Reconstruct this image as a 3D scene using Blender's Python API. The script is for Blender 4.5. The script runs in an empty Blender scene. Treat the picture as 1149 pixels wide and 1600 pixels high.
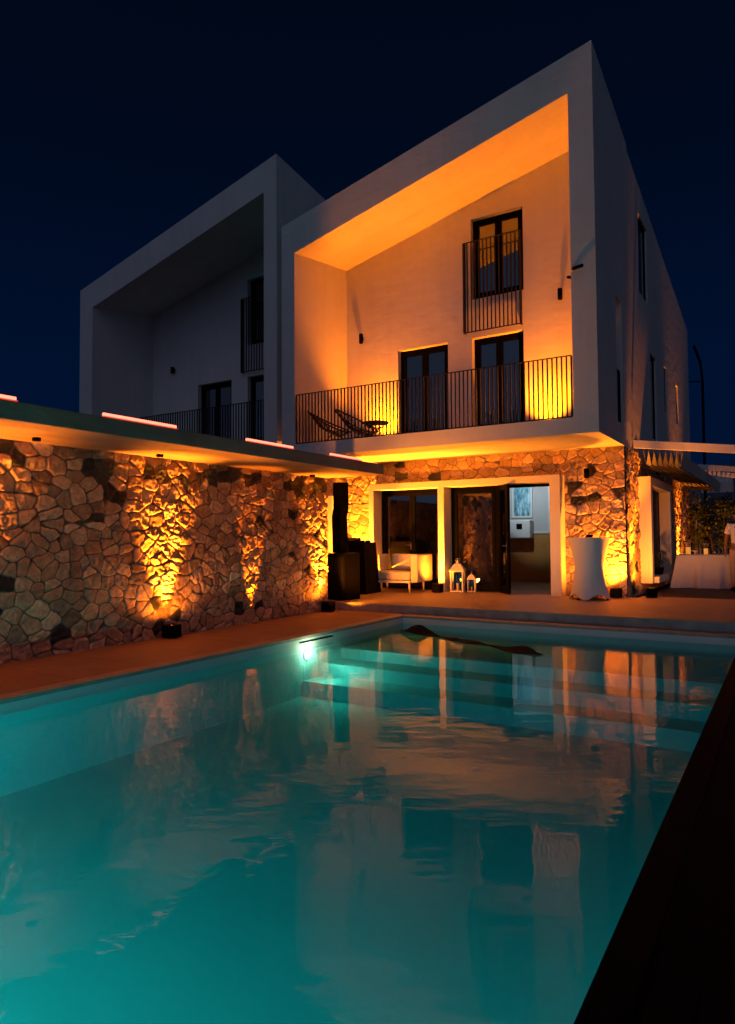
import bpy, bmesh, math, random
import numpy as np
from mathutils import Vector, Matrix
S = bpy.context.scene
COL = S.collection
random.seed(7)
# ------------------------------------------------------------------ camera
F_PX, YAW, PITCH, ROLL = 1064.833, 0.5528182, 0.0375091, -0.0069779
CAM = Vector((0, 0, 1.45))
def cam_axes():
    cy, sy = math.cos(YAW), math.sin(YAW)
    f = Vector((-sy*math.cos(PITCH), cy*math.cos(PITCH), math.sin(PITCH)))
    r = Vector((cy, sy, 0)); u = r.cross(f)
    r2 = math.cos(ROLL)*r + math.sin(ROLL)*u
    u2 = -math.sin(ROLL)*r + math.cos(ROLL)*u
    return r2, u2, f
r_, u_, f_ = cam_axes()
cd = bpy.data.cameras.new('camera'); cam = bpy.data.objects.new('camera', cd); COL.objects.link(cam)
cam.matrix_world = Matrix(((r_.x, u_.x, -f_.x, CAM.x), (r_.y, u_.y, -f_.y, CAM.y), (r_.z, u_.z, -f_.z, CAM.z), (0, 0, 0, 1)))
cd.sensor_fit = 'VERTICAL'; cd.sensor_height = 36; cd.lens = 36*F_PX/1600
cd.clip_start = .05; cd.clip_end = 2000
S.camera = cam
# ------------------------------------------------------------------ world: dusk sky, dark navy in front, faint after-glow behind the viewer
W = bpy.data.worlds.new('World'); S.world = W; W.use_nodes = True
wn, wl = W.node_tree.nodes, W.node_tree.links
wn.clear()
wo = wn.new('ShaderNodeOutputWorld'); bg = wn.new('ShaderNodeBackground'); wl.new(bg.outputs[0], wo.inputs[0])
tc = wn.new('ShaderNodeTexCoord'); sx = wn.new('ShaderNodeSeparateXYZ'); wl.new(tc.outputs['Generated'], sx.inputs[0])
rz = wn.new('ShaderNodeValToRGB'); wl.new(sx.outputs[2], rz.inputs[0])
e = rz.color_ramp.elements
e[0].position = 0.0; e[0].color = (.0004, .0065, .030, 1)
e[1].position = .75; e[1].color = (.0003, .0022, .0075, 1)
m = e.new(.22); m.color = (.0004, .0055, .026, 1)
m = e.new(.48); m.color = (.0003, .0030, .0120, 1)
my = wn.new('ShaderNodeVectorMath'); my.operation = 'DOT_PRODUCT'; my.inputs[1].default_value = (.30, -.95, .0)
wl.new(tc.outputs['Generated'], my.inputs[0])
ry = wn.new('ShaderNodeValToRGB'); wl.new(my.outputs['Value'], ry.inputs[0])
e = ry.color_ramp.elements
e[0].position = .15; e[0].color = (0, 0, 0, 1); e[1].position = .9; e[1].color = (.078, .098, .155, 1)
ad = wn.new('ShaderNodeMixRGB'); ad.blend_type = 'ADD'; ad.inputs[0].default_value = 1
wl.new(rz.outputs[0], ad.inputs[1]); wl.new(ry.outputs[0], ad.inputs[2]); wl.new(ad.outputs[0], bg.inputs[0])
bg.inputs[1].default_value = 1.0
# the last of the daylight: a very weak, very soft lamp from behind the viewer
sd = bpy.data.lights.new('dusk_sun', 'SUN'); sd.energy = .045; sd.angle = math.radians(40); sd.color = (1, .80, .92)
so = bpy.data.objects.new('dusk_sun', sd); COL.objects.link(so)
so.rotation_euler = Vector((-.30, .82, -.80)).to_track_quat('-Z', 'Y').to_euler()
S.view_settings.view_transform = 'Standard'; S.view_settings.look = 'None'
S.view_settings.exposure = 0; S.view_settings.gamma = 1
S.render.engine = 'CYCLES'
S.cycles.use_denoising = True
S.cycles.volume_bounces = 1; S.cycles.max_bounces = 8; S.cycles.diffuse_bounces = 4; S.cycles.glossy_bounces = 4; S.cycles.transparent_max_bounces = 12
S.cycles.sample_clamp_indirect = 3.0
S.cycles.blur_glossy = 0.0
S.cycles.caustics_reflective = False; S.cycles.caustics_refractive = False
# ------------------------------------------------------------------ materials
AMBER = (1.0, .20, .002); GOLD = (1.0, .24, .010)
def mat(name):
    m = bpy.data.materials.new(name); m.use_nodes = True
    n, l = m.node_tree.nodes, m.node_tree.links
    b = n['Principled BSDF']
    return m, n, l, b
def noise(n, l, scale, detail=6, rough=.6, co='Object', vec=(1, 1, 1)):
    t = n.new('ShaderNodeTexCoord'); mp = n.new('ShaderNodeMapping'); mp.inputs['Scale'].default_value = vec
    l.new(t.outputs[co], mp.inputs[0]); x = n.new('ShaderNodeTexNoise')
    x.inputs['Scale'].default_value = scale; x.inputs['Detail'].default_value = detail; x.inputs['Roughness'].default_value = rough
    l.new(mp.outputs[0], x.inputs[0]); return x
def surf(name, c1, c2=None, scale=3, rough=.7, bump=0, bscale=40, spec=.3, metal=0, vec=(1, 1, 1), bdist=.01):
    m, n, l, b = mat(name)
    b.inputs['Roughness'].default_value = rough; b.inputs['Metallic'].default_value = metal
    b.inputs['Specular IOR Level'].default_value = spec
    if c2 is None: c2 = tuple(x*.85 for x in c1)
    x = noise(n, l, scale, vec=vec); r = n.new('ShaderNodeValToRGB'); l.new(x.outputs[0], r.inputs[0])
    r.color_ramp.elements[0].position = .3; r.color_ramp.elements[1].position = .7
    r.color_ramp.elements[0].color = (*c2, 1); r.color_ramp.elements[1].color = (*c1, 1)
    l.new(r.outputs[0], b.inputs['Base Color'])
    if bump:
        y = noise(n, l, bscale, 8, .6, vec=vec); bp = n.new('ShaderNodeBump'); bp.inputs['Strength'].default_value = bump
        bp.inputs['Distance'].default_value = bdist; l.new(y.outputs[0], bp.inputs['Height']); l.new(bp.outputs[0], b.inputs['Normal'])
    return m
def emis(name, col, s):
    m, n, l, b = mat(name); b.inputs['Base Color'].default_value = (.3, .3, .3, 1)
    b.inputs['Emission Color'].default_value = (*col, 1); b.inputs['Emission Strength'].default_value = s
    return m
def glassm(name, tint=(.75, .8, .85), refl=.12, rough=0.0):
    m = bpy.data.materials.new(name); m.use_nodes = True; n, l = m.node_tree.nodes, m.node_tree.links; n.clear()
    o = n.new('ShaderNodeOutputMaterial'); mx = n.new('ShaderNodeMixShader'); g = n.new('ShaderNodeBsdfGlossy'); t = n.new('ShaderNodeBsdfTransparent')
    g.inputs['Roughness'].default_value = rough; t.inputs[0].default_value = (*tint, 1)
    fr = n.new('ShaderNodeFresnel'); fr.inputs[0].default_value = 1.5
    mt = n.new('ShaderNodeMath'); mt.operation = 'ADD'; mt.use_clamp = True; mt.inputs[1].default_value = refl
    l.new(fr.outputs[0], mt.inputs[0]); l.new(mt.outputs[0], mx.inputs[0]); l.new(t.outputs[0], mx.inputs[1]); l.new(g.outputs[0], mx.inputs[2]); l.new(mx.outputs[0], o.inputs[0])
    return m
def plaster_mat():
    m, n, l, b = mat('plaster'); b.inputs['Roughness'].default_value = .85; b.inputs['Specular IOR Level'].default_value = .15
    x = noise(n, l, .9, 8, .65); r = n.new('ShaderNodeValToRGB'); l.new(x.outputs[0], r.inputs[0])
    r.color_ramp.elements[0].position = .25; r.color_ramp.elements[0].color = (.59, .57, .545, 1)
    r.color_ramp.elements[1].position = .7; r.color_ramp.elements[1].color = (.66, .645, .62, 1)
    # faint rain streaks
    s = noise(n, l, 1.6, 5, .7, vec=(2.2, 2.2, .12)); rs = n.new('ShaderNodeValToRGB'); l.new(s.outputs[0], rs.inputs[0])
    rs.color_ramp.elements[0].position = .30; rs.color_ramp.elements[0].color = (.86, .85, .83, 1); rs.color_ramp.elements[1].position = .55; rs.color_ramp.elements[1].color = (1, 1, 1, 1)
    mm = n.new('ShaderNodeMixRGB'); mm.blend_type = 'MULTIPLY'; mm.inputs[0].default_value = .45
    l.new(r.outputs[0], mm.inputs[1]); l.new(rs.outputs[0], mm.inputs[2]); l.new(mm.outputs[0], b.inputs['Base Color'])
    a = noise(n, l, 2.2, 3, .5, vec=(1, 1, 2.2)); c = noise(n, l, 35, 8, .6)
    b1 = n.new('ShaderNodeBump'); b1.inputs['Strength'].default_value = .5; b1.inputs['Distance'].default_value = .02; l.new(a.outputs[0], b1.inputs['Height'])
    b2 = n.new('ShaderNodeBump'); b2.inputs['Strength'].default_value = .25; b2.inputs['Distance'].default_value = .006; l.new(c.outputs[0], b2.inputs['Height'])
    l.new(b1.outputs[0], b2.inputs['Normal']); l.new(b2.outputs[0], b.inputs['Normal'])
    return m
M = {}
M['plaster'] = plaster_mat()
M['portal'] = surf('portal_paint', (.74, .72, .68), (.68, .66, .62), 2, .6, .15, 30)
M['room'] = surf('room_paint', (.5, .49, .48), (.45, .44, .43), 1, .8)
M['wainscot'] = surf('wainscot_paint', (.50, .21, .055), (.42, .17, .04), 2, .7)
M['black_metal'] = surf('black_metal', (.0025, .0025, .003), (.002, .002, .0025), 10, .6, spec=.03)
M['rail'] = surf('railing_paint', (.018, .012, .011), (.012, .009, .009), 10, .5, spec=.35)
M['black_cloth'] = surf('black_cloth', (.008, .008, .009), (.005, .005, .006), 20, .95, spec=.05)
M['cord'] = surf('cord', (.012, .014, .016), (.007, .008, .009), 30, .5)
M['concrete'] = surf('concrete', (.34, .25, .19), (.19, .145, .11), 4, .85, .6, 18, vec=(1, .35, 1), bdist=.02)
M['coping'] = surf('coping_stone', (.42, .36, .29), (.30, .25, .20), 5, .6, .3, 60)
M['terrace'] = surf('terrace_tiles', (.44, .31, .19), (.35, .24, .15), 2.5, .5, .25, 35)
M['riser'] = surf('riser_stone', (.36, .34, .34), (.20, .19, .19), 4, .7, .4, 25)
M['white_cloth'] = surf('white_cloth', (.72, .70, .70), (.66, .64, .64), 3, .9, .15, 60, spec=.1)
M['white_wood'] = surf('white_wood', (.7, .68, .64), (.6, .58, .55), 12, .6, .2, 60)
M['sofa'] = surf('sofa_fabric', (.62, .56, .48), (.56, .50, .43), 8, .9, .3, 120, spec=.1)
M['alu'] = surf('white_metal', (.66, .64, .62), (.6, .58, .56), 6, .45, spec=.4)
M['skin'] = surf('skin', (.22, .12, .08), (.19, .10, .07), 12, .55)
M['tee'] = surf('tee_cotton', (.72, .70, .71), (.62, .60, .62), 6, .9, .4, 14, spec=.1)
M['khaki'] = surf('khaki', (.55, .40, .26), (.45, .33, .22), 6, .9, .3, 30, spec=.1)
M['hair'] = surf('hair', (.02, .014, .01), (.01, .008, .006), 30, .6, .5, 80)
M['leaf'] = surf('leaf', (.09, .10, .025), (.03, .06, .02), 6, .45, spec=.4)
M['bark'] = surf('bark', (.09, .06, .04), (.05, .035, .025), 20, .9, .5, 40)
M['dark_wall'] = surf('dark_wall', (.10, .14, .20), (.07, .10, .14), 2, .8)
M['paving'] = surf('dark_paving', (.05, .05, .055), (.03, .03, .034), 6, .7, .4, 30)
M['ground'] = surf('soil', (.03, .03, .025), (.018, .018, .015), 3, .95, .5, 12)
M['fabric_awning'] = surf('awning_fabric', (.6, .57, .53), (.54, .51, .47), 3, .85, .15, 40)
M['pool'] = surf('pool_plaster', (.62, .74, .72), (.54, .66, .65), 1.3, .7, .1, 20)
M['curtain'] = surf('curtain_cloth', (.5, .48, .48), (.42, .40, .41), 2, .9, vec=(8, 8, .2))
M['pane'] = glassm('window_glass', (.35, .4, .45), .15)
M['door_pane'] = glassm('door_glass', (.42, .42, .45), .20)
M['thin_glass'] = glassm('clear_glass', (.92, .92, .92), .03)
M['steel'] = surf('steel', (.5, .5, .5), (.4, .4, .4), 20, .25, metal=1)
M['lens'] = emis('lamp_lens', AMBER, 6)
M['neon'] = emis('neon_core', (1, .16, .095), 3.6)
M['neon_halo'] = emis('neon_halo_glow', (1, .07, .02), .75)  # red emission stands in for the halo around the tubes
M['pool_lens'] = emis('pool_lens', (1, .93, .75), 1.6)
M['ceiling_lens'] = emis('ceiling_lens', (.85, .95, 1), 2.5)
M['candle'] = emis('candle_glow', (1, .33, .04), .8)
M['led'] = emis('led', (.55, .85, 1), 1.2)
M['wax'] = surf('candle_wax', (.7, .62, .5))
def stone_mat():
    m, n, l, b = mat('rubble_stone'); b.inputs['Roughness'].default_value = .8; b.inputs['Specular IOR Level'].default_value = .25
    at = n.new('ShaderNodeAttribute'); at.attribute_name = 'stone'
    x = noise(n, l, 14, 8, .65); r = n.new('ShaderNodeValToRGB'); l.new(x.outputs[0], r.inputs[0])
    r.color_ramp.elements[0].position = .3; r.color_ramp.elements[0].color = (.62, .6, .58, 1); r.color_ramp.elements[1].position = .68; r.color_ramp.elements[1].color = (1.15, 1.12, 1.1, 1)
    mm = n.new('ShaderNodeMixRGB'); mm.blend_type = 'MULTIPLY'; mm.inputs[0].default_value = 1
    l.new(at.outputs['Color'], mm.inputs[1]); l.new(r.outputs[0], mm.inputs[2]); l.new(mm.outputs[0], b.inputs['Base Color'])
    y = noise(n, l, 45, 8, .7); bp = n.new('ShaderNodeBump'); bp.inputs['Strength'].default_value = .6; bp.inputs['Distance'].default_value = .012
    l.new(y.outputs[0], bp.inputs['Height']); l.new(bp.outputs[0], b.inputs['Normal'])
    return m
M['stone'] = stone_mat()
def plank_mat(name, c1, c2, w, axis=0, rough=.6, spec=.3):
    """boards of width w running across the given axis, with dark joints"""
    m, n, l, b = mat(name); b.inputs['Roughness'].default_value = rough; b.inputs['Specular IOR Level'].default_value = spec
    t = n.new('ShaderNodeTexCoord'); s = n.new('ShaderNodeSeparateXYZ'); l.new(t.outputs['Object'], s.inputs[0])
    d = n.new('ShaderNodeMath'); d.operation = 'DIVIDE'; d.inputs[1].default_value = w; l.new(s.outputs[axis], d.inputs[0])
    fr = n.new('ShaderNodeMath'); fr.operation = 'FRACT'; l.new(d.outputs[0], fr.inputs[0])
    fl = n.new('ShaderNodeMath'); fl.operation = 'FLOOR'; l.new(d.outputs[0], fl.inputs[0])
    wh = n.new('ShaderNodeTexWhiteNoise'); wh.noise_dimensions = '1D'; l.new(fl.outputs[0], wh.inputs['W'])
    x = noise(n, l, 3, 8, .65, vec=(1, 1, 1)); mxx = n.new('ShaderNodeMath'); mxx.operation = 'MULTIPLY_ADD'; mxx.inputs[1].default_value = .45
    l.new(wh.outputs['Value'], mxx.inputs[0]); l.new(x.outputs[0], mxx.inputs[2])
    r = n.new('ShaderNodeValToRGB'); l.new(mxx.outputs[0], r.inputs[0]); r.color_ramp.elements[0].position = .35; r.color_ramp.elements[1].position = 1.0
    r.color_ramp.elements[0].color = (*c2, 1); r.color_ramp.elements[1].color = (*c1, 1)
    j = n.new('ShaderNodeMath'); j.operation = 'GREATER_THAN'; j.inputs[1].default_value = .008/w; l.new(fr.outputs[0], j.inputs[0])
    mm = n.new('ShaderNodeMixRGB'); mm.blend_type = 'MULTIPLY'; mm.inputs[0].default_value = .75; l.new(r.outputs[0], mm.inputs[1]); l.new(j.outputs[0], mm.inputs[2])
    l.new(mm.outputs[0], b.inputs['Base Color'])
    bp = n.new('ShaderNodeBump'); bp.inputs['Strength'].default_value = .5; bp.inputs['Distance'].default_value = .01; l.new(j.outputs[0], bp.inputs['Height'])
    b2 = n.new('ShaderNodeBump'); b2.inputs['Strength'].default_value = .2; b2.inputs['Distance'].default_value = .01; y = noise(n, l, 40, 8); l.new(y.outputs[0], b2.inputs['Height'])
    l.new(bp.outputs[0], b2.inputs['Normal']); l.new(b2.outputs[0], b.inputs['Normal'])
    return m
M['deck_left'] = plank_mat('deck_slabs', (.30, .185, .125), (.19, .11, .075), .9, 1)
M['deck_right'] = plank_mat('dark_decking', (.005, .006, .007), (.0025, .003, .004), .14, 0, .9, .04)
# ------------------------------------------------------------------ helpers
def link(name, me, m=None, parent=None):
    o = bpy.data.objects.new(name, me); COL.objects.link(o)
    if m is not None: me.materials.append(m)
    if parent: o.parent = parent
    return o
def mk(name, bm, m, parent=None, smooth=False, bevel=0):
    bmesh.ops.recalc_face_normals(bm, faces=bm.faces)
    me = bpy.data.meshes.new(name); bm.to_mesh(me); bm.free()
    if smooth: me.polygons.foreach_set('use_smooth', [True]*len(me.polygons))
    o = link(name, me, m, parent)
    if bevel:
        md = o.modifiers.new('bevel', 'BEVEL'); md.width = bevel; md.segments = 2; md.limit_method = 'ANGLE'
    return o
def tag(o, label, cat, group=None, kind=None):
    if label: o['label'] = label
    if cat: o['category'] = cat
    if group: o['group'] = group
    if kind: o['kind'] = kind
    return o
def thing(name, label, cat, loc=(0, 0, 0), rz=0, group=None):
    o = bpy.data.objects.new(name, None); COL.objects.link(o); o.location = loc; o.rotation_euler = (0, 0, rz)
    o.empty_display_size = .1
    return tag(o, label, cat, group)
def struct(name, bm, m):
    o = mk(name, bm, m); o['kind'] = 'structure'; return o
def B(): return bmesh.new()
def hexa(bm, p):
    """p: 8 points, bottom ring 0-3, top ring 4-7"""
    v = [bm.verts.new(q) for q in p]
    for f in ((3, 2, 1, 0), (4, 5, 6, 7), (0, 1, 5, 4), (1, 2, 6, 5), (2, 3, 7, 6), (3, 0, 4, 7)):
        bm.faces.new([v[i] for i in f])
    return bm
def box(bm, x0, x1, y0, y1, z0, z1):
    return hexa(bm, [(x0, y0, z0), (x1, y0, z0), (x1, y1, z0), (x0, y1, z0), (x0, y0, z1), (x1, y0, z1), (x1, y1, z1), (x0, y1, z1)])
def tube(bm, pts, r, n=8, closed=False, r2=None):
    pts = [Vector(p) for p in pts]; rings = []; N = len(pts)
    for i, p in enumerate(pts):
        if closed: d = pts[(i+1) % N]-pts[i-1]
        else: d = pts[min(i+1, N-1)]-pts[max(i-1, 0)]
        d.normalize(); a = d.cross(Vector((0, 0, 1)))
        if a.length < .05: a = d.cross(Vector((0, 1, 0)))
        a.normalize(); b = d.cross(a)
        rr = r if r2 is None else r+(r2-r)*i/max(N-1, 1)
        rings.append([bm.verts.new(p+rr*(math.cos(t)*a+math.sin(t)*b)) for t in [2*math.pi*k/n for k in range(n)]])
    for i in range(N if closed else N-1):
        A, Bq = rings[i], rings[(i+1) % N]
        for k in range(n): bm.faces.new((A[k], A[(k+1) % n], Bq[(k+1) % n], Bq[k]))
    if not closed:
        bm.faces.new(rings[0][::-1]); bm.faces.new(rings[-1])
    return bm
def lathe(bm, prof, c=(0, 0, 0), n=24, cap=True):
    c = Vector(c); rings = []
    for r, z in prof: rings.append([bm.verts.new(c+Vector((r*math.cos(2*math.pi*k/n), r*math.sin(2*math.pi*k/n), z))) for k in range(n)])
    for A, Bq in zip(rings, rings[1:]):
        for k in range(n): bm.faces.new((A[k], A[(k+1) % n], Bq[(k+1) % n], Bq[k]))
    if cap: bm.faces.new(rings[0][::-1]); bm.faces.new(rings[-1])
    return bm
def panel(bm, U, V, P, th, holes=()):
    """a wall P(u,v) of thickness vector th, with rectangular holes (u0,u1,v0,v1)"""
    U = sorted(set(list(U)+[h for q in holes for h in q[:2]])); V = sorted(set(list(V)+[h for q in holes for h in q[2:]]))
    nu, nv = len(U)-1, len(V)-1; th = Vector(th)
    def solid(i, j):
        if i < 0 or j < 0 or i >= nu or j >= nv: return False
        cu, cv = (U[i]+U[i+1])/2, (V[j]+V[j+1])/2
        return not any(q[0] < cu < q[1] and q[2] < cv < q[3] for q in holes)
    cache = {}
    def vt(i, j, k):
        if (i, j, k) not in cache:
            p = Vector(P(U[i], V[j])); cache[(i, j, k)] = bm.verts.new(p+(th if k else Vector()))
        return cache[(i, j, k)]
    for i in range(nu):
        for j in range(nv):
            if not solid(i, j): continue
            for k in (0, 1): bm.faces.new((vt(i, j, k), vt(i+1, j, k), vt(i+1, j+1, k), vt(i, j+1, k)))
            for (di, dj, a, b) in ((-1, 0, (i, j), (i, j+1)), (1, 0, (i+1, j), (i+1, j+1)), (0, -1, (i, j), (i+1, j)), (0, 1, (i, j+1), (i+1, j+1))):
                if not solid(i+di, j+dj): bm.faces.new((vt(*a, 0), vt(*b, 0), vt(*b, 1), vt(*a, 1)))
    return bm
def lamp_spot(name, parent, loc, to, power, angle, blend=.6, radius=.04, col=AMBER):
    d = bpy.data.lights.new(name, 'SPOT'); d.energy = power; d.spot_size = math.radians(angle); d.spot_blend = blend
    d.shadow_soft_size = radius; d.color = col
    o = bpy.data.objects.new(name, d); COL.objects.link(o); o.location = loc
    o.rotation_euler = (Vector(to)-Vector(loc)).to_track_quat('-Z', 'Y').to_euler()
    if parent:
        o.parent = parent; o.matrix_parent_inverse = Matrix.Translation(parent.location).inverted() if not any(parent.rotation_euler) else (Matrix.Translation(parent.location) @ parent.rotation_euler.to_matrix().to_4x4()).inverted()
    return o
def lamp_point(name, loc, power, radius, col):
    d = bpy.data.lights.new(name, 'POINT'); d.energy = power; d.shadow_soft_size = radius; d.color = col
    o = bpy.data.objects.new(name, d); COL.objects.link(o); o.location = loc; return o
# ------------------------------------------------------------------ rubble stonework as real relief
def vnoise(shape, cell, rng):
    h, w = shape; gh, gw = int(h/cell)+3, int(w/cell)+3
    g = rng.random((gh, gw)); y = np.arange(h)/cell; x = np.arange(w)/cell
    y0 = y.astype(int); x0 = x.astype(int); fy = y-y0; fx = x-x0
    fy = (fy*fy*(3-2*fy))[:, None]; fx = (fx*fx*(3-2*fx))[None, :]
    a = g[y0][:, x0]; b = g[y0][:, x0+1]; c = g[y0+1][:, x0]; d = g[y0+1][:, x0+1]
    return (a*(1-fx)+b*fx)*(1-fy)+(c*(1-fx)+d*fx)*fy
PAL0 = [(.34, .25, .17), (.28, .19, .125), (.40, .31, .22), (.24, .17, .12), (.36, .24, .15), (.30, .24, .19), (.44, .35, .26), (.21, .15, .115)]
PAL = [(.13+p[0]*1.35, .10+p[1]*1.22, .07+p[2]*1.05) for p in PAL0]
def stonework(name, P, N, w, h, parent, seed, res=.014, size=.27, keep=None, amp=1.0, flat=1.0, band=None):
    """P(u,v)->front plane point arrays, N outward normal; w along u, h along v"""
    rng = np.random.default_rng(seed)
    nu, nv = int(w/res)+1, int(h/res)+1
    u = np.linspace(0, w, nu); v = np.linspace(0, h, nv)
    UU, VV = np.meshgrid(u, v)
    # stone centres: rough, broken courses
    C = []
    z = -.1
    while z < h+.2:
        rh = rng.uniform(.6, 1.0)*size; x = -rng.uniform(0, .4)
        while x < w+.3:
            cw = rng.uniform(.55, 1.8)*size; C.append((x+cw/2+rng.normal(0, .02), z+rh/2+rng.normal(0, .055))); x += cw
        z += rh*.92
    C = np.array(C)
    wu = UU+(vnoise(UU.shape, .24/res, rng)-.5)*.075+(vnoise(UU.shape, .06/res, rng)-.5)*.016
    wv = VV+(vnoise(UU.shape, .24/res, rng)-.5)*.075+(vnoise(UU.shape, .06/res, rng)-.5)*.016
    Q = np.stack([wu.ravel(), wv.ravel()*1.18], 1); C2 = C*[1, 1.18]
    i1 = np.zeros(len(Q), int); i2 = np.zeros(len(Q), int)
    for s in range(0, len(Q), 20000):
        q = Q[s:s+20000]; d = np.abs(q[:, None, 0]-C2[None, :, 0])**2.6+np.abs(q[:, None, 1]-C2[None, :, 1])**2.6
        k = np.argpartition(d, 2, axis=1)[:, :2]; dd = np.take_along_axis(d, k, 1); o = np.argsort(dd, 1)
        k = np.take_along_axis(k, o, 1); i1[s:s+20000] = k[:, 0]; i2[s:s+20000] = k[:, 1]
    dv = C2[i2]-C2[i1]; L = np.maximum(np.linalg.norm(dv, axis=1), 1e-3)
    f1 = (np.abs(Q-C2[i1])**2.6).sum(1)**(1/2.6); f2 = (np.abs(Q-C2[i2])**2.6).sum(1)**(1/2.6)
    edge = (f2-f1)*.55
    edge = np.maximum(edge, 0)
    n = len(C); H = rng.uniform(.018, .038, n)*amp; rough = rng.uniform(.3, 1.4, n); tx = rng.normal(0, .045, n); ty = rng.normal(0, .045, n)
    t = np.clip((edge-.004)/(.020*flat), 0, 1); dome = np.sqrt(1-(1-t)**2)
    n1 = vnoise(UU.shape, .06/res, rng).ravel()-.5; n2 = vnoise(UU.shape, .028/res, rng).ravel()-.5; n3 = vnoise(UU.shape, .16/res, rng).ravel()-.5
    # chisel facets
    ridged = 1-np.abs(vnoise(UU.shape, .09/res, rng).ravel()*2-1)
    rel = H[i1]+(Q[:, 0]-C2[i1][:, 0])*tx[i1]+(Q[:, 1]-C2[i1][:, 1])*ty[i1]+rough[i1]*amp*(n1*.022+n2*.012+n3*.02+(ridged-.5)*.016)
    hgt = dome*np.maximum(rel, .013)+n2*.004
    pal = np.array(PAL)[rng.integers(0, len(PAL), n)]*rng.uniform(.72, 1.32, (n, 1))
    dark = rng.random(n) < .045; pal[dark] = np.array([.045, .04, .042])*rng.uniform(.6, 1.3, (dark.sum(), 1))
    if band is not None:      # a broken course of slate near the top
        q = (C[:, 1] > band[0]) & (C[:, 1] < band[1]) & (rng.random(n) < band[2]); pal[q] = np.array([.05, .05, .05])*rng.uniform(.7, 1.6, (q.sum(), 1))
    mort = np.array([.16, .13, .105]); k = np.clip((edge-.0045)/.006, 0, 1)[:, None]
    colr = pal[i1]*(1+.3*n3[:, None])*k+mort*(1-k)
    rim = np.exp(-((edge-.018)/.009)**2)[:, None]; colr = colr*(1+.18*rim)
    P0 = np.array(P(UU.ravel(), VV.ravel())).T + np.outer(hgt, np.array(N, float))
    idx = np.arange(nu*nv).reshape(nv, nu)
    quads = np.stack([idx[:-1, :-1], idx[:-1, 1:], idx[1:, 1:], idx[1:, :-1]], -1).reshape(-1, 4)
    if keep is not None:
        cu = (UU[:-1, :-1]+res/2).ravel(); cv = (VV[:-1, :-1]+res/2).ravel(); quads = quads[keep(cu, cv)]
    # orientation
    a = P0[quads[0]]; nn = np.cross(a[1]-a[0], a[3]-a[0])
    if np.dot(nn, N) < 0: quads = quads[:, ::-1]
    me = bpy.data.meshes.new(name); me.vertices.add(len(P0)); me.vertices.foreach_set('co', P0.astype(np.float32).ravel())
    me.loops.add(len(quads)*4); me.loops.foreach_set('vertex_index', quads.astype(np.int32).ravel())
    me.polygons.add(len(quads)); me.polygons.foreach_set('loop_start', np.arange(0, len(quads)*4, 4, dtype=np.int32)); me.polygons.foreach_set('loop_total', np.full(len(quads), 4, dtype=np.int32))
    me.update(); me.validate()
    at = me.color_attributes.new('stone', 'FLOAT_COLOR', 'POINT')
    at.data.foreach_set('color', np.concatenate([np.clip(colr, 0, 1), np.ones((len(P0), 1))], 1).astype(np.float32).ravel())
    me.polygons.foreach_set('use_smooth', np.ones(len(quads), bool))
    return link(name, me, M['stone'], parent)
def fz(y): return .15+.05*min(max((y-11.5)/3.1, 0), 1)
# ------------------------------------------------------------------ ground, deck, pool
PX0, PX1, PY0, PY1 = -6.1, -.58, -1.6, 11.1      # inner pool walls
WZ = -.135                                       # water level
bm = B(); 
panel(bm, [-160, 160], [-120, 240], lambda u, v: (u, v, -.02), (0, 0, -.05), holes=[(-6.5, -.4, -1.9, 11.5)])
struct('ground', bm, M['ground'])
bm = B(); box(bm, -8.3, PX0-.2, -2.4, 11.5, -.5, 0); struct('pool_deck', bm, M['deck_left'])
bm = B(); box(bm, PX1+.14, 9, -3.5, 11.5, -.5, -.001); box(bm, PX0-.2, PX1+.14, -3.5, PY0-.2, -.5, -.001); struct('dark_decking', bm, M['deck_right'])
# coping: rim stones with a small lip and a dark skimmer line
bm = B()
box(bm, PX0-.2, PX0-.0, PY0-.2, PY1+.22, -.035, .006)
box(bm, PX0+.0, PX1+.0, PY1, PY1+.22, -.035, .006)
struct('pool_coping', bm, M['coping'])
bm = B(); box(bm, PX1, PX1+.14, PY0-.2, PY1+.22, -.04, .004); box(bm, PX0, PX1, PY0-.2, PY0, -.04, .004); struct('dark_pool_edging', bm, M['deck_right'])
bm = B(); box(bm, PX0-.2, PX1+.14, PY1+.22, 11.5, -.5, -.012); struct('pool_side_channel', bm, M['riser'])
# shell
ZB = -.86
bm = B()
for a, b_ in (((PX0-.012, PY0), (PX0-.012, PY1)), ):
    pass
def quad(bm, *p): bm.faces.new([bm.verts.new(q) for q in p])
quad(bm, (PX0, PY0, ZB), (PX0, PY1, ZB), (PX0, PY1, -.035), (PX0, PY0, -.035))
quad(bm, (PX1, PY0, ZB), (PX1, PY1, ZB), (PX1, PY1, -.04), (PX1, PY0, -.04))
quad(bm, (PX0, PY0, ZB), (PX1, PY0, ZB), (PX1, PY0, -.04), (PX0, PY0, -.04))
quad(bm, (PX0, PY1, ZB), (PX1, PY1, ZB), (PX1, PY1, -.035), (PX0, PY1, -.035))
quad(bm, (PX0, PY0, ZB), (PX1, PY0, ZB), (PX1, PY1, ZB), (PX0, PY1, ZB))
struct('pool_shell', bm, M['pool'])
bm = B()
e_ = .004
for y0, zt in ((9.05, -.30), (8.55, -.46), (8.05, -.64)):
    y1 = PY1-e_ if zt > -.31 else y0+.5-.0
    box(bm, PX0+e_, PX1-e_, y0, y1, ZB+e_, zt)
o = struct('pool_steps', bm, M['pool'])
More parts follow.
